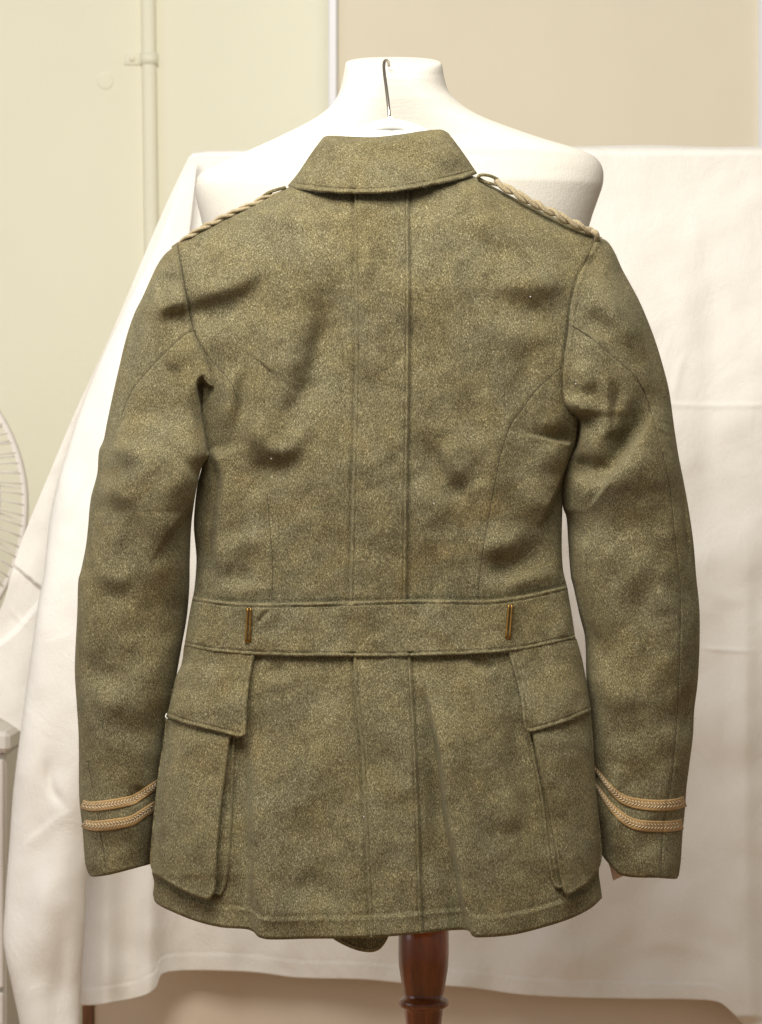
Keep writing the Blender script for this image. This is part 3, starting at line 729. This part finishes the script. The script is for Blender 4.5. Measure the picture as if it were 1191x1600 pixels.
# pockets
PK = .0140
def pk_extra(px, py, d): return .0006 * wA(px + 500, py) - .0035 * ss(1165, 1130, py)
PLL = [(259, 1122), (256, 1152), (247, 1210), (235, 1330), (235, 1350), (240, 1366)]
PLR = [(362, 1140), (360, 1152), (355, 1195), (347, 1257), (340, 1332), (337, 1392), (328, 1407)]
GL_R = [(368, 1140), (367.5, 1155), (365, 1232), (359, 1332), (356, 1370), (351, 1389), (345, 1400)]
panel("pocket_gusset", [(350, 1140), (368, 1140)], [(322, 1392), (334, 1398), (345, 1400)], [(350, 1140), (330, 1250), (322, 1392)], GL_R, D_tor, .0036, 24, 160, "rb", 2.2, .0014, 3, 2.2, .0008, 6, 1.2, .002, 1.5)
panel("pocket", [PLL[0], PLR[0]], [PLL[-1], (270, 1384), (300, 1399), (320, 1406), PLR[-1]], PLL, PLR, D_tor, PK, 84, 190, "tbr", 3.4, .0006, 3, 3, 0, 6, 1, .003, 3.5, extra=pk_extra)
PRL = [(830, 1135), (832, 1148), (843, 1198), (857, 1261), (868, 1325), (876, 1371), (882, 1396), (886, 1402)]
PRR = [(923, 1108), (927, 1160), (931, 1230), (937, 1285), (941, 1336), (938, 1352), (932, 1364)]
GR_L = [(824, 1135), (825, 1146), (835, 1198), (845, 1248), (853, 1316), (860, 1366), (867, 1386), (876, 1390)]
panel("pocket_gusset", [(824, 1135), (845, 1135)], [(876, 1390), (884, 1386), (894, 1380)], GR_L, [(845, 1135), (880, 1300), (894, 1380)], D_tor, .0036, 24, 160, "lb", 2.2, .0014, 3, 2.2, .0008, 6, 1.2, .002, 1.5)
panel("pocket", [PRL[0], PRR[0]], [PRL[-1], (901, 1392), (918, 1381), PRR[-1]], PRL, PRR, D_tor, PK, 84, 190, "tbl", 3.4, .0006, 3, 3, 0, 6, 1, .003, 3.5, extra=pk_extra)
def D_pk(px, py): return D_tor(px, py) - .0100 * ss(1030, 1110, py)
fw = dict(r=2.6, welt=.0009, wd=3.2, ww=2.4, stitch=.0010, sd=7.2, sw=1.3, rim=.001, inset=4)
panel("pocket_flap", [(288, 1008), (330, 1018), (398, 1024)], [(260, 1121), (290, 1132), (320, 1139.5), (355, 1148), (376, 1152.5), (385, 1148)], [(288, 1008), (284, 1036), (271, 1080), (260, 1121)],
      [(398, 1024), (391, 1057), (386.5, 1095), (385.5, 1130), (385, 1148)], D_pk, .0055, 90, 100, "br", **fw, extra=welt_wob)
panel("pocket_flap", [(794, 1018), (850, 1008), (901, 998)], [(820, 1139), (826, 1144.5), (849, 1140), (890, 1127), (924, 1112)], [(794, 1018), (807, 1061), (815, 1096), (817.5, 1127), (820, 1139)],
      [(901, 998), (909, 1026), (915, 1056), (920, 1085), (924, 1112)], D_pk, .0055, 90, 100, "bl", **fw, extra=welt_wob)
# belt
panel("belt", BT, BB, [BT[0], (295.5, 963), BB[0]], [BT[-1], (894, 962), BB[-1]], lambda px, py: D_tor(px, py) - .0018, .0042, 400, 60, "tb", 2.6, .0011, 3.0, 2.2, .0011, 6.8, 1.2, .0015, 1.5,
      extra=lambda px, py, d: welt_wob(px, py, d) + .0002 * wB(px, py) - ridge(px, py, [(425, 952), (413, 962), (400, 980)], .0018, 3.5, 5))
D_belt = lambda px, py: D_tor(px, py) - .0062
# belt hooks: brass wire loops standing through the belt
for x0, y0, x1, y1 in ((389.5, 951, 387.5, 1001), (797.5, 946, 794, 995)):
    m_ = MB()
    Yh0 = float(D_belt(np.array([x0]), np.array([y0]))[0]); Yh1 = float(D_belt(np.array([x1]), np.array([y1]))[0]); off = .0028
    A = [PW(x0 + sgn * 2.3, y0 + 1.5, Yh0 + .004) for sgn in (-1, 1)]
    pl = [A[0]] + [PW(x0 - 2.3, y0, Yh0 - off + .001), PW(x0 - 2.3, y0 + 3, Yh0 - off), PW((x0 + x1) / 2 - 2.6, (y0 + y1) / 2, (Yh0 + Yh1) / 2 - off), PW(x1 - 2.8, y1 - 2, Yh1 - off), PW(x1 - 2.8, y1 + 1, Yh1 - off + .002), PW(x1, y1 + 2.5, Yh1 - off + .003),
          PW(x1 + 2.8, y1 + 1, Yh1 - off + .002), PW(x1 + 2.8, y1 - 2, Yh1 - off), PW((x0 + x1) / 2 + 2.6, (y0 + y1) / 2, (Yh0 + Yh1) / 2 - off), PW(x0 + 2.3, y0 + 3, Yh0 - off), PW(x0 + 2.3, y0, Yh0 - off + .001), A[1]]
    m_.tube(cr(np.array(pl), 110), .00125, 10); m_.build("belt_hook", M_BRASS, tun)
    m_ = MB(); yc = y0 - 1; m_.tube(cr(np.array([PW(x0 - 5, yc + 4, Yh0 + .0006), PW(x0 - 2, yc, Yh0 - .0006), PW(x0 + 2, yc, Yh0 - .0006), PW(x0 + 5, yc + 4, Yh0 + .0006)]), 14), .0007, 6); m_.build("stitching", M_THREADL, tun)

def offs(pts, o):
    c = cr(pts, 60); t = np.gradient(c, axis=0); t /= np.linalg.norm(t, axis=1)[:, None]; return c + np.stack([-t[:, 1], t[:, 0]], -1) * o
def stitch(pts, o, D, k0=3, k1=57): thread("stitching", offs(pts, o)[k0:k1], D, .00020, M_THREAD)
stitch(CPL, -6, lambda x, y: D_tor(x, y) - .0022); stitch(CPR, 6, lambda x, y: D_tor(x, y) - .0022)
stitch(SPL, -6, lambda x, y: D_tor(x, y) - .0024); stitch(SPR, 6, lambda x, y: D_tor(x, y) - .0024)
stitch(BT, 6.8, lambda x, y: D_tor(x, y) - .0052, 0, 60); stitch(BB, -6.8, lambda x, y: D_tor(x, y) - .0052, 0, 60)
# ------------------------------------------------------------------ sleeves
LO = [(275, 384), (259, 396), (246, 414), (236, 435), (223, 464), (210, 490), (197, 529), (186, 575), (178, 610), (167, 662), (162, 688), (155, 704), (152, 740), (142, 779), (137, 831), (134, 855), (127, 890), (122.5, 907), (121, 955), (117, 1045), (120, 1100), (123, 1150), (124, 1247), (129, 1294), (133.5, 1350), (138, 1364)]
LI = [(278, 380), (285, 430), (294, 478), (303, 517), (320, 555), (330, 580), (334, 600), (330, 620), (322, 640), (321, 665), (326, 700), (326, 712), (316, 728), (309, 755), (303, 790), (299, 823), (297, 870), (296, 920), (292, 965), (284, 1010), (272, 1080), (262, 1150), (252, 1225), (243, 1290), (236, 1350)]
RO = [(936, 371), (948, 376), (960, 393), (972, 420), (983, 440), (998, 468), (1012, 500), (1025, 535), (1037, 575), (1046, 612), (1054, 670), (1061, 715), (1068, 750), (1077, 800), (1084, 850), (1088, 900), (1093, 950), (1093.5, 1000), (1092, 1040), (1090, 1070), (1085, 1110), (1083, 1150), (1078, 1190), (1072.5, 1235), (1071, 1260), (1067, 1300), (1064, 1345), (1061, 1368)]
RI = [(933, 370), (915, 402), (900, 440), (891, 478), (887, 520), (880, 565), (876, 600), (877, 622), (884, 640), (899, 652), (900, 675), (895, 700), (880, 735), (877, 767), (880, 794), (885, 807), (888, 848), (892, 900), (896, 916), (906, 962), (914, 995), (916, 1052), (918, 1100), (920, 1160), (923, 1220), (930, 1290), (938, 1333)]
SSL = [(306, 516), (290, 522), (275, 535), (255, 554), (236, 574), (220, 592), (208, 608), (198, 628), (190, 650)]
SSL2 = [(137, 1187), (142, 1215), (147, 1244), (155, 1285), (161, 1325), (166, 1362)]
SSR = [(888, 507), (905, 515), (925, 529), (944, 545), (967, 565), (990, 584), (1003, 604), (1012, 626), (1022, 659), (1034, 704), (1045, 752), (1052, 815), (1058, 870), (1063, 920), (1062, 1024), (1057, 1131), (1048, 1230), (1036, 1291), (1033, 1370)]
def mksleeve(side):
    O, I = (LO, LI) if side < 0 else (RO, RI)
    fo, fi = fy(O), fy(I)
    seam_d = lambda y: D_tor(fi(y), y)
    ygrid = np.linspace(365, 1380, 300); sd_tab = D_base(fi(ygrid), ygrid)
    def base(px, py):
        xo, xi = fo(py), fi(py); wd = xi - xo; wd = np.where(np.abs(wd) < 1, 1 * side * -1, wd)
        w_ = np.clip((px - xo) / wd, 0, 1)
        b = ss(600, 760, py)
        ds = np.interp(py, ygrid, sd_tab)
        Yo = np.interp(py, [370, 600, 1000, 1370], [.030, .030, .045, .062])
        if side < 0: Yi = np.interp(py, [640, 700, 735, 800, 950, 1370], [-.015, -.022, -.012, .02, .045, .062])
        else: Yi = np.interp(py, [640, 700, 800, 950, 1370], [.02, .035, .04, .045, .060])
        B = np.interp(py, [600, 760, 1000, 1370], [.060, .060, .052, .042])
        upper = Yo + (ds - Yo) * np.sqrt(1 - (1 - w_)**2) - .016 * np.sin(w_ * pi) * ss(400, 560, py)
        lower = Yo + (Yi - Yo) * w_ - B * np.clip(1 - np.abs(2 * w_ - 1)**2.3, 0, 1)**.5
        return upper * (1 - b) + lower * b
    wS = waves(40 + side, 50, 40, 200)
    def H(px, py):
        R = lambda *a, **k: ridge(px, py, *a, **k)
        h = .0017 * wS(px * .9, py) + .00028 * wB(px + 200, py)
        if side < 0:
            h += R([(225, 475), (258, 480), (303, 464)], .0045, 14, 12)
            h += R([(246, 497), (279, 493), (305, 487)], -.0055, 10, 15)
            h += R([(275, 424), (262, 448), (244, 470)], -.0045, 10, 11); h += R([(258, 415), (245, 440), (228, 468)], .0026, 10)
            h += R([(302, 545), (285, 555), (262, 580)], .0028, 16)
            # deep fold at the armpit
            h += step(px, py, [(325, 712), (321, 680), (314, 640), (308.5, 608), (311, 592), (322, 584)], -.0160, 2.6, 26, .05, .2)
            h += R([(304, 700), (298, 640), (297, 605), (306, 580), (322, 572)], .0040, 12, 9)
            h += R([(160, 712), (185, 722), (225, 742)], -.0026, 12, 16); h += R([(172, 690), (200, 705), (235, 712)], .0036, 13)
            h += R([(140, 786), (165, 790), (205, 806)], -.0022, 15); h += R([(150, 768), (185, 772), (215, 790)], .0026, 12)
            h += R([(205, 640), (235, 650), (262, 640)], -.0022, 14)
            h += R([(230, 725), (250, 750), (285, 750)], -.0022, 16)
            h += step(px, py, [(330, 757), (303, 786), (290, 802), (275, 821), (258, 845), (243, 868), (232, 890)], .0070, 4.5, 55, .10, .55)
            h += R([(118, 932), (160, 925), (215, 945)], -.0012, 15); h += R([(140, 905), (175, 905), (215, 915)], .0030, 11)
            h += R([(125, 1045), (160, 1055), (190, 1045)], -.0026, 12); h += R([(130, 1085), (170, 1100), (220, 1095)], .0024, 14)
            h += R([(225, 1000), (245, 1060), (250, 1130)], .0026, 18)
            h += R([(205, 1262), (214, 1245), (222, 1225)], -.0030, 7, 9)
        else:
            h += R([(888, 478), (917, 492), (948, 520), (975, 555), (1003, 590)], -.0050, 13, 14)
            h += R([(900, 445), (935, 462), (970, 500), (1000, 545)], .0040, 14, 14)
            h += R([(905, 405), (925, 412), (945, 430)], -.0030, 8, 10); h += R([(935, 385), (955, 400), (970, 430)], .0015, 8)
            h += R([(912, 530), (926, 565), (940, 602), (946, 650)], -.0030, 9, 8, .33, .33)
            h += R([(930, 570), (948, 612), (952, 645), (944, 690)], .0055, 9, 6, .33, .33)
            h += R([(966, 590), (961, 630), (955, 680)], -.0052, 6, 10, .33, .33)
            h += R([(905, 560), (912, 590), (920, 620)], .0030, 12)
            h += R([(1008, 585), (1000, 625), (985, 665), (965, 705)], -.0040, 13, 10, .33, .33)
            h += blob(px, py, (930, 692), 30, 24, .0080)
            h += R([(938, 748), (954, 728), (978, 693), (1000, 660), (1008, 630)], -.0075, 13, 9, .1, .3)
            h += R([(884, 640), (897, 632), (912, 640), (918, 655)], .0060, 9, 9)
            h += R([(901, 650), (902, 668), (899, 692), (890, 715)], -.0130, 5, 6, .15, .3)
            h += R([(885, 722), (910, 730), (936, 744), (946, 756)], -.0110, 12, 12)
            h += step(px, py, [(915, 800), (930, 780), (946, 757), (964, 730), (990, 695), (1013, 659), (1021, 628)], .0125, 3.4, 60, .42, .30)
            h += R([(985, 700), (970, 690), (960, 670)], -.0040, 16)
            h += R([(1000, 755), (1025, 752), (1050, 758)], .0014, 10); h += R([(980, 790), (1010, 778), (1040, 775)], -.0010, 12)
            h += R([(1064, 735), (1070, 790), (1075, 850), (1078, 900)], -.0060, 4, 4)
            h += R([(882, 800), (900, 828), (925, 855)], -.0040, 13)
            h += R([(1070, 870), (1035, 930), (1040, 1000)], .0024, 18); h += R([(1085, 1060), (1070, 1100), (1076, 1150)], -.0040, 7)
            h += R([(930, 1000), (945, 1080), (940, 1160)], .0024, 18); h += R([(980, 930), (1020, 960), (1060, 955)], -.0022, 14)
            h += R([(950, 1245), (962, 1225), (966, 1190)], .0040, 10); h += R([(975, 1260), (960, 1300), (965, 1350)], .0035, 9)
        sm = [SSL, SSL2] if side < 0 else [SSR]
        for q_ in sm: h += R(q_, -.0008, 1.8, 1.8, .02, .02)
        # armhole seam roll
        d, s_, t = dpoly(px, py, cr(SEAML if side < 0 else SEAMR, 40))
        h -= np.where(py < 655, .0015 * np.exp(-(d / 2.6)**2) - .0016 * np.exp(-((d - 6) / 4)**2), 0)
        # soften at the silhouette so that the outline holds
        xo, xi = fo(py), fi(py); e = np.abs(px - xo) / 10
        return h * (.25 + .75 * ss(0, 1, e))
    D = lambda px, py: base(px, py) - H(px, py)
    Bc = cr([(138, 1364), (142, 1369), (149, 1370), (175, 1366), (236, 1350)], 200) if side < 0 else cr([(1061, 1368), (1057, 1373), (1033, 1372), (972, 1368), (952, 1350), (938, 1333)], 200)
    O_, I_ = byy(O), byy(I); Tc = np.stack([np.linspace(O[0][0], I[0][0], 50), np.linspace(O[0][1], I[0][1], 50)], -1)
    nx, ny = 150, 560; q = np.linspace(-1, 1, nx); s = (0.6 * q + .4 * np.sin(q * pi / 2)) * .5 + .5; v = np.linspace(0, 1, ny)
    G = coons(Tc, Bc, O_, I_, s, v); px, py = G[..., 0], G[..., 1]
    Yf = D(px, py)
    d = np.maximum(0, dpoly(px, py, np.vstack([Bc[::6], Bc[-1:]]))[0]); Yf = Yf + .0025 * np.clip(1 - d / 4, 0, 1)**2
    Vf = PW(px, py, Yf)
    u = 2 * s - 1; e = np.clip(1 - np.abs(u)**2.3, 0, 1)**.5
    line = Yf[:, :1] * (1 - s) + Yf[:, -1:] * s
    Yb = line + .05 * e[None] * (.25 + .75 * ss(0, .2, v))[:, None]
    Yb = np.maximum(Yb, Yf + .002 * e[None]); Vb = PW(px, py - 5 * e[None] * (v[:, None]**8), Yb)
    ci = np.unique(np.r_[np.arange(0, nx, 3), nx - 1]); ri = np.unique(np.r_[np.arange(0, ny, 4), ny - 1])
    F1 = gridF(ny, nx, 0, side > 0); n0 = ny * nx
    B_ = Vb[np.ix_(ri, ci)]; F2 = gridF(len(ri), len(ci), n0, side < 0)
    # inner lining ring at the cuff
    ins = []
    bl = np.vstack([Vf[-1], Vb[-1][::-1]]); c_ = bl.mean(0)
    up = np.array([0, 0, .035])
    ringA = bl; ringB = c_ + (bl - c_) * .93 + up * .1; ringC = c_ + (bl - c_) * .88 + up
    n1 = n0 + B_.reshape(-1, 3).shape[0]
    V = np.vstack([Vf.reshape(-1, 3), B_.reshape(-1, 3), ringA, ringB, ringC])
    F3 = gridF(3, len(bl), n1, side > 0, True)
    o = mk("sleeve", V, np.vstack([F1, F2, F3]), WOOL, tun)
    for q_ in sm_of(side): thread("seam", q_, D)
    return D, o
def sm_of(side): return [SSL, SSL2] if side < 0 else [SSR]
D_sl, sleeveL = mksleeve(-1)
D_sr, sleeveR = mksleeve(1)
thread("armhole_seam", SEAML[:6], D_sl, .00035, lift=.0002); thread("armhole_seam", SEAMR[:9], D_sr, .00035, lift=.0002)

# ------------------------------------------------------------------ cuff braid
def braid(ctr, wid, D, dirn):
    L = np.linalg.norm(np.diff(np.asarray(ctr, float), axis=0), axis=1).sum()
    n = int(L / 1.2); c = cr(ctr, n); tg = np.gradient(c, axis=0); tg /= np.linalg.norm(tg, axis=1)[:, None]
    nr = np.stack([-tg[:, 1], tg[:, 0]], -1); wv_ = np.interp(np.linspace(0, 1, n), np.linspace(0, 1, len(wid)), wid) / 2
    prof = [(-1.0, -.0008), (-1.0, .0003), (-.86, .0010), (-.62, .0011), (-.42, .0008), (-.2, .0009), (0, .0008), (.2, .0009), (.42, .0008), (.62, .0011), (.86, .0010), (1.0, .0003), (1.0, -.0008)]
    V = []
    for q_, h in prof:
        p = c + nr * (wv_ * q_)[:, None]; V.append(PW(p[:, 0], p[:, 1], D(p[:, 0], p[:, 1]) - h - .0006 - (.00012 * np.sin(np.arange(n) * 2.1 + q_ * 5))))
    V = np.stack(V, 1).reshape(-1, 3)
    o = mk("cuff_braid", V, gridF(n, len(prof), 0, False), M_BRAID, tun)
    # pale silk chevrons woven down the middle
    m_ = MB(); s_ = 0; Lc = np.r_[0, np.cumsum(np.linalg.norm(np.diff(c, axis=0), axis=1))]; pitch = 5.0
    k = 0
    for s_ in np.arange(2, Lc[-1] - 4, pitch):
        def at(s, q):
            x = np.interp(s, Lc, c[:, 0]); y = np.interp(s, Lc, c[:, 1]); nx_ = np.interp(s, Lc, nr[:, 0]); ny_ = np.interp(s, Lc, nr[:, 1]); ww = np.interp(s, Lc, wv_)
            X, Yy = x + nx_ * ww * q, y + ny_ * ww * q
            return PW(X, Yy, D(np.array([X]), np.array([Yy]))[0] - .0017)
        for sg in (-1, 1):
            p = [at(s_ + dirn * .3, sg * .0), at(s_ - dirn * 1.9, sg * .26), at(s_ - dirn * 3.8, sg * .50)]
            m_.tube(p, [.00042, .00055, .00042], 5)
    m_.build("chevron_threads", M_BRAIDL, o, kind='stuff')
braid([(127.5, 1256), (132, 1258), (144, 1260), (170, 1257.5), (193, 1253.5), (209, 1249.5), (218, 1244), (226, 1239), (238, 1231), (250, 1223)], [14, 16, 16, 15, 13, 13], D_sl, -1)
braid([(130.5, 1286), (134, 1288), (146, 1290.5), (170, 1289), (204, 1283), (214, 1278), (224, 1271), (236, 1263.5), (246, 1257)], [14, 17, 17, 16, 14, 14], D_sl, 1)
braid([(922, 1190), (928, 1200), (938, 1212), (950, 1227), (965, 1242.5), (980, 1251.5), (1005, 1257), (1033, 1258.5), (1056, 1256.5), (1071, 1252)], [6, 7, 9, 14, 17, 17.5, 17.5, 17], D_sr, 1)
braid([(924, 1214), (929, 1224), (940, 1240), (953, 1258), (970, 1275), (985, 1285), (1003, 1290), (1033, 1291.5), (1052, 1290.5), (1067, 1287.5)], [6, 7, 9, 14, 17, 17.5, 17.5, 17], D_sr, 1)

# ------------------------------------------------------------------ collar
CT = [(503, 217), (507, 213.5), (514, 212), (535, 212.5), (560, 213.5), (585, 214), (620, 210.5), (660, 204.5), (680, 202.5), (692, 203), (701, 208)]
CB = [(450, 290), (452, 293), (470, 296), (500, 300), (540, 303), (600, 302), (650, 295), (700, 285), (735, 276), (746, 271)]
cwv = waves(61, 40, 40, 160)
def D_col(px, py):
    u = (px - 600) / 152.
    Yb = .042 - .070 * np.sqrt(np.clip(1 - .92 * u * u, .02, 1))
    t = np.clip((300 - py) / 90, 0, 1.1)
    Y = Yb + .034 * t**1.2 + .0016 * cwv(px, py)
    ty = np.clip((py - fx(CT)(px)) / 16, 0, 1)
    Y = Y + .016 * (1 - np.sqrt(1 - (1 - ty)**2))
    # sides turn round to the front
    dl = np.clip((px - fy([(503, 205), (503, 217), (486, 240), (466, 270), (450, 290), (449, 310)])(py)) / 14, 0, 1)
    dr = np.clip((fy([(701, 200), (702, 208), (720, 233), (746, 271), (747, 300)])(py) - px) / 14, 0, 1)
    Y = Y + .010 * (1 - np.sqrt(1 - (1 - np.minimum(dl, dr))**2))
    return Y
panel("collar", CT, CB, [CT[0], (486, 240), (466, 270), CB[0]], [CT[-1], (720, 233), CB[-1]], D_col, .0030, 220, 90, "b", 3.0, .0018, 3.6, 2.8, .0013, 8.2, 1.3, .009, 3, extra=lambda px, py, d: welt_wob(px, py, d) * 1.5)
# inside stand of the collar, going round the neck opening
Vc = []
for t in np.linspace(0, 1, 12):
    x = np.linspace(506 - 30 * t, 694 + 30 * t, 40); u = (x - 600) / (96. + 32 * t)
    Vc.append(PW(x, 226 + 56 * t - 4 * (1 - np.abs(u)), .045 + .055 * np.sqrt(np.clip(1 - u * u, 0, 1))))
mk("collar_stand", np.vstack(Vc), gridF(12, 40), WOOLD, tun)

# ------------------------------------------------------------------ shoulder cords
def cordpiece(path3, r, turns, name="shoulder_cord"):
    c = cr(path3, 220); tg = np.gradient(c, axis=0); tg /= np.linalg.norm(tg, axis=1)[:, None]
    n1 = np.cross(tg, [0, 1, 0]); n1 /= np.linalg.norm(n1, axis=1)[:, None]; n2 = np.cross(tg, n1)
    t = np.linspace(0, 1, 220); env = np.minimum(1, np.minimum(t, 1 - t) / .04 + .3)
    par = None
    for k in range(2):
        a_ = 2 * pi * turns * t + pi * k + .5 * np.sin(9 * t + 2 * k) + .2 * np.sin(31 * t)
        p = c + (n1 * np.cos(a_)[:, None] + n2 * np.sin(a_)[:, None]) * (r * .62 * env)[:, None]
        m_ = MB(); m_.tube(p, r * .66 * (.85 + .15 * env) * (1 + .05 * np.sin(np.arange(220) * 1.9) + .05 * np.sin(t * 40 + k)), 14)
        if par is None: par = m_.build(name, M_CORD, tun)
        else: m_.build("strand", M_CORD, par)
    return par
lp = [(443, 296, .022), (425, 301, .020), (408, 308.5, .018), (380, 322, .016), (345, 338, .016), (318, 352, .016), (298, 364, .018), (284, 375, .022), (276, 382, .028)]
cl = cordpiece(np.array([PW(x + 1, y + 3, z) for x, y, z in lp[1:]]), .0026, 3.8)
rp = [(773, 283, .010), (800, 299, .004), (830, 315, .002), (860, 330, .002), (890, 346, .004), (915, 357, .008), (927, 363, .014)]
cr_ = cordpiece(np.array([PW(x, y, z) for x, y, z in rp]), .0036, 3.6)
m_ = MB(); m_.tube(cr(np.array([PW(925, 361, .008), PW(931, 364, .006), (PW(933, 369, .008)), PW(932, 375, .014)]), 24), .0028, 10); m_.build("cord_end", M_CORD, tun)
# cloth loop through which the right cord passes, and flat end of the left cord
def flatloop(pts, rad, nm):
    m_ = MB(); m_.tube(cr(np.array([PW(*p) for p in pts]), 40), rad, 10); return m_.build(nm, WOOL if nm == "cord_loop" else M_CORD, tun)
flatloop([(752, 283, .012), (747, 277, .008), (752, 273.5, .006), (765, 274.5, .006), (778, 280, .008)], .0016, "cord_loop")
flatloop([(748, 278, .012), (758, 284, .010), (768, 287, .010), (780, 289, .012)], .0015, "cord_loop")
flatloop([(446, 293, .022), (434, 296, .018), (420, 301, .017), (410, 308, .018)], .0017, "cord_loop")
flatloop([(440, 300, .02), (425, 305, .018), (408, 311, .018)], .0012, "cord_end")

# ------------------------------------------------------------------ small things on the tunic
# rounded front corner of the tunic peeping out below the hem
T_ = [(508, 1452), (560, 1452), (612, 1452)]; B_ = [(508, 1456), (522, 1468), (540, 1478), (560, 1485.5), (580, 1488), (594, 1483), (604, 1470), (612, 1452)]
cB = cr(B_, 60); cT = np.stack([np.linspace(508, 611, 60), np.full(60, 1440.)], -1)
Vt = []
for k, t in enumerate((0, .3, .6, .8, .92, .98, 1.0)):
    p = cT * (1 - t) + cB * t; Vt.append(PW(p[:, 0], p[:, 1], .075 - .0025 * math.sqrt(max(0, 1 - max(0, t - .9) * max(0, t - .9) * 100))))
for t in (.97, .6, 0):
    p = cT * (1 - t) + cB * t; Vt.append(PW(p[:, 0], p[:, 1], .079))
mk("front_corner", np.vstack(Vt), gridF(10, 60), WOOL, tun, label="rounded front corner of the skirt hanging just below the back hem")
c = cr([(524, 1463), (540, 1473), (560, 1480.5), (579, 1483), (591, 1479), (600, 1468)], 40)
m_ = MB(); m_.tube(PW(c[:, 0], c[:, 1], np.full(40, .0723)), .0005, 5); m_.build("stitching", M_THREADL, tun)
# pale lining at the right cuff
Vl = []
for t in np.linspace(0, 1, 8):
    a0 = np.array([(944, 1336), (952, 1352), (958, 1376)]); b0 = np.array([(965, 1340), (975, 1352), (980, 1366)])
    a1 = cr(a0, 12); b1 = cr(b0, 12); p = a1 * (1 - t) + b1 * t; Vl.append(PW(p[:, 0], p[:, 1], .078 + .003 * sin(6 * t)))
mk("cuff_lining", np.vstack(Vl), gridF(8, 12), M_PINK, tun, label="pale pink lining showing below the right cuff")
def fleck(x, y, D, r, nm, mat, k=5):
    m_ = MB(); rs = np.random.RandomState(int(x)); p = []
    for _ in range(k):
        p.append((x + rs.uniform(-1, 1) * r, y + rs.uniform(-1, 1) * r))
    c = cr(p, 24); m_.tube(PW(c[:, 0], c[:, 1], D(c[:, 0], c[:, 1]) - .0012), .00035, 5); m_.build(nm, mat, tun)
D_sp = lambda px, py: D_tor(px, py) - .0020
fleck(569.5, 1268, D_sp, 2.2, "lint", M_LINT); fleck(569, 1272.5, D_sp, 2.0, "moth_hole", M_THREAD, 8); fleck(568.5, 1276, D_sp, 1.6, "lint", M_LINT, 4)
fleck(423.5, 716.5, D_tor, 1.3, "lint", M_LINT); fleck(897.5, 596.5, D_sr, 1.6, "moth_hole", M_THREAD, 8); fleck(900, 600, D_sr, 1.4, "lint", M_LINT, 4)
fleck(829, 463.5, D_tor, .9, "lint", M_LINT, 4); fleck(624, 1077, D_sp, 1.0, "moth_hole", M_THREAD, 5); fleck(678, 787, D_tor, 1.2, "lint", M_LINT, 4)
m_ = MB(); m_.tube(cr(np.array([PW(260.5, 1115, .012), PW(259, 1120, .008), PW(262, 1123, .008)]), 16), .0005, 6); m_.build("loose_thread", M_LINT, tun)

# loose nap fibres standing off the wool
def nap(objs, n, mat, name):
    P, Nn = [], []
    for o in objs:
        me = o.data; k = len(me.vertices); co = np.empty(k * 3, np.float32); no = np.empty(k * 3, np.float32)
        me.vertices.foreach_get('co', co); me.vertex_normals.foreach_get('vector', no)
        co = co.reshape(-1, 3) + rloc(tun); no = no.reshape(-1, 3); m = no[:, 1] < .35
        P.append(co[m]); Nn.append(no[m])
    P = np.concatenate(P); Nn = np.concatenate(Nn); i = rng.randint(0, len(P), n); p = P[i]; nn = Nn[i]
    p = p + rng.uniform(-.0009, .0009, p.shape)
    t = rng.normal(size=p.shape); t -= nn * (t * nn).sum(1)[:, None]; t /= np.linalg.norm(t, axis=1)[:, None]
    L = rng.uniform(.0010, .0032, n)[:, None]; up = rng.uniform(.1, .8, n)[:, None]
    w_ = np.cross(t, nn); w_ *= .000055
    b0 = p - nn * .0002; mid = p + L * .55 * (t + nn * up * .8); tip = p + L * (t * .9 + nn * up)
    V = np.stack([b0 - w_, b0 + w_, mid + w_, mid - w_, tip, tip], 1)
    V[:, 5] += w_ * .4
    base_ = np.arange(n)[:, None] * 6
    F = np.concatenate([base_ + np.array([[0, 1, 2, 3]]), base_ + np.array([[3, 2, 5, 4]])])
    return mk(name, V.reshape(-1, 3), F, mat, tun, kind='stuff')
wl = [o for o in tun.children if o.name.split('.')[0] in ('body', 'sleeve', 'belt', 'pocket', 'pocket_flap', 'collar', 'centre_pleat', 'skirt_pleat')]
M_FIB = plain("wool_fibre", (.25, .225, .14), .9, 900, .7)
nap(wl, 110000, M_FIB, "wool_nap")

bpy.context.view_layer.update()
print("polys", sum(len(o.data.polygons) for o in bpy.data.objects if o.type == 'MESH'))
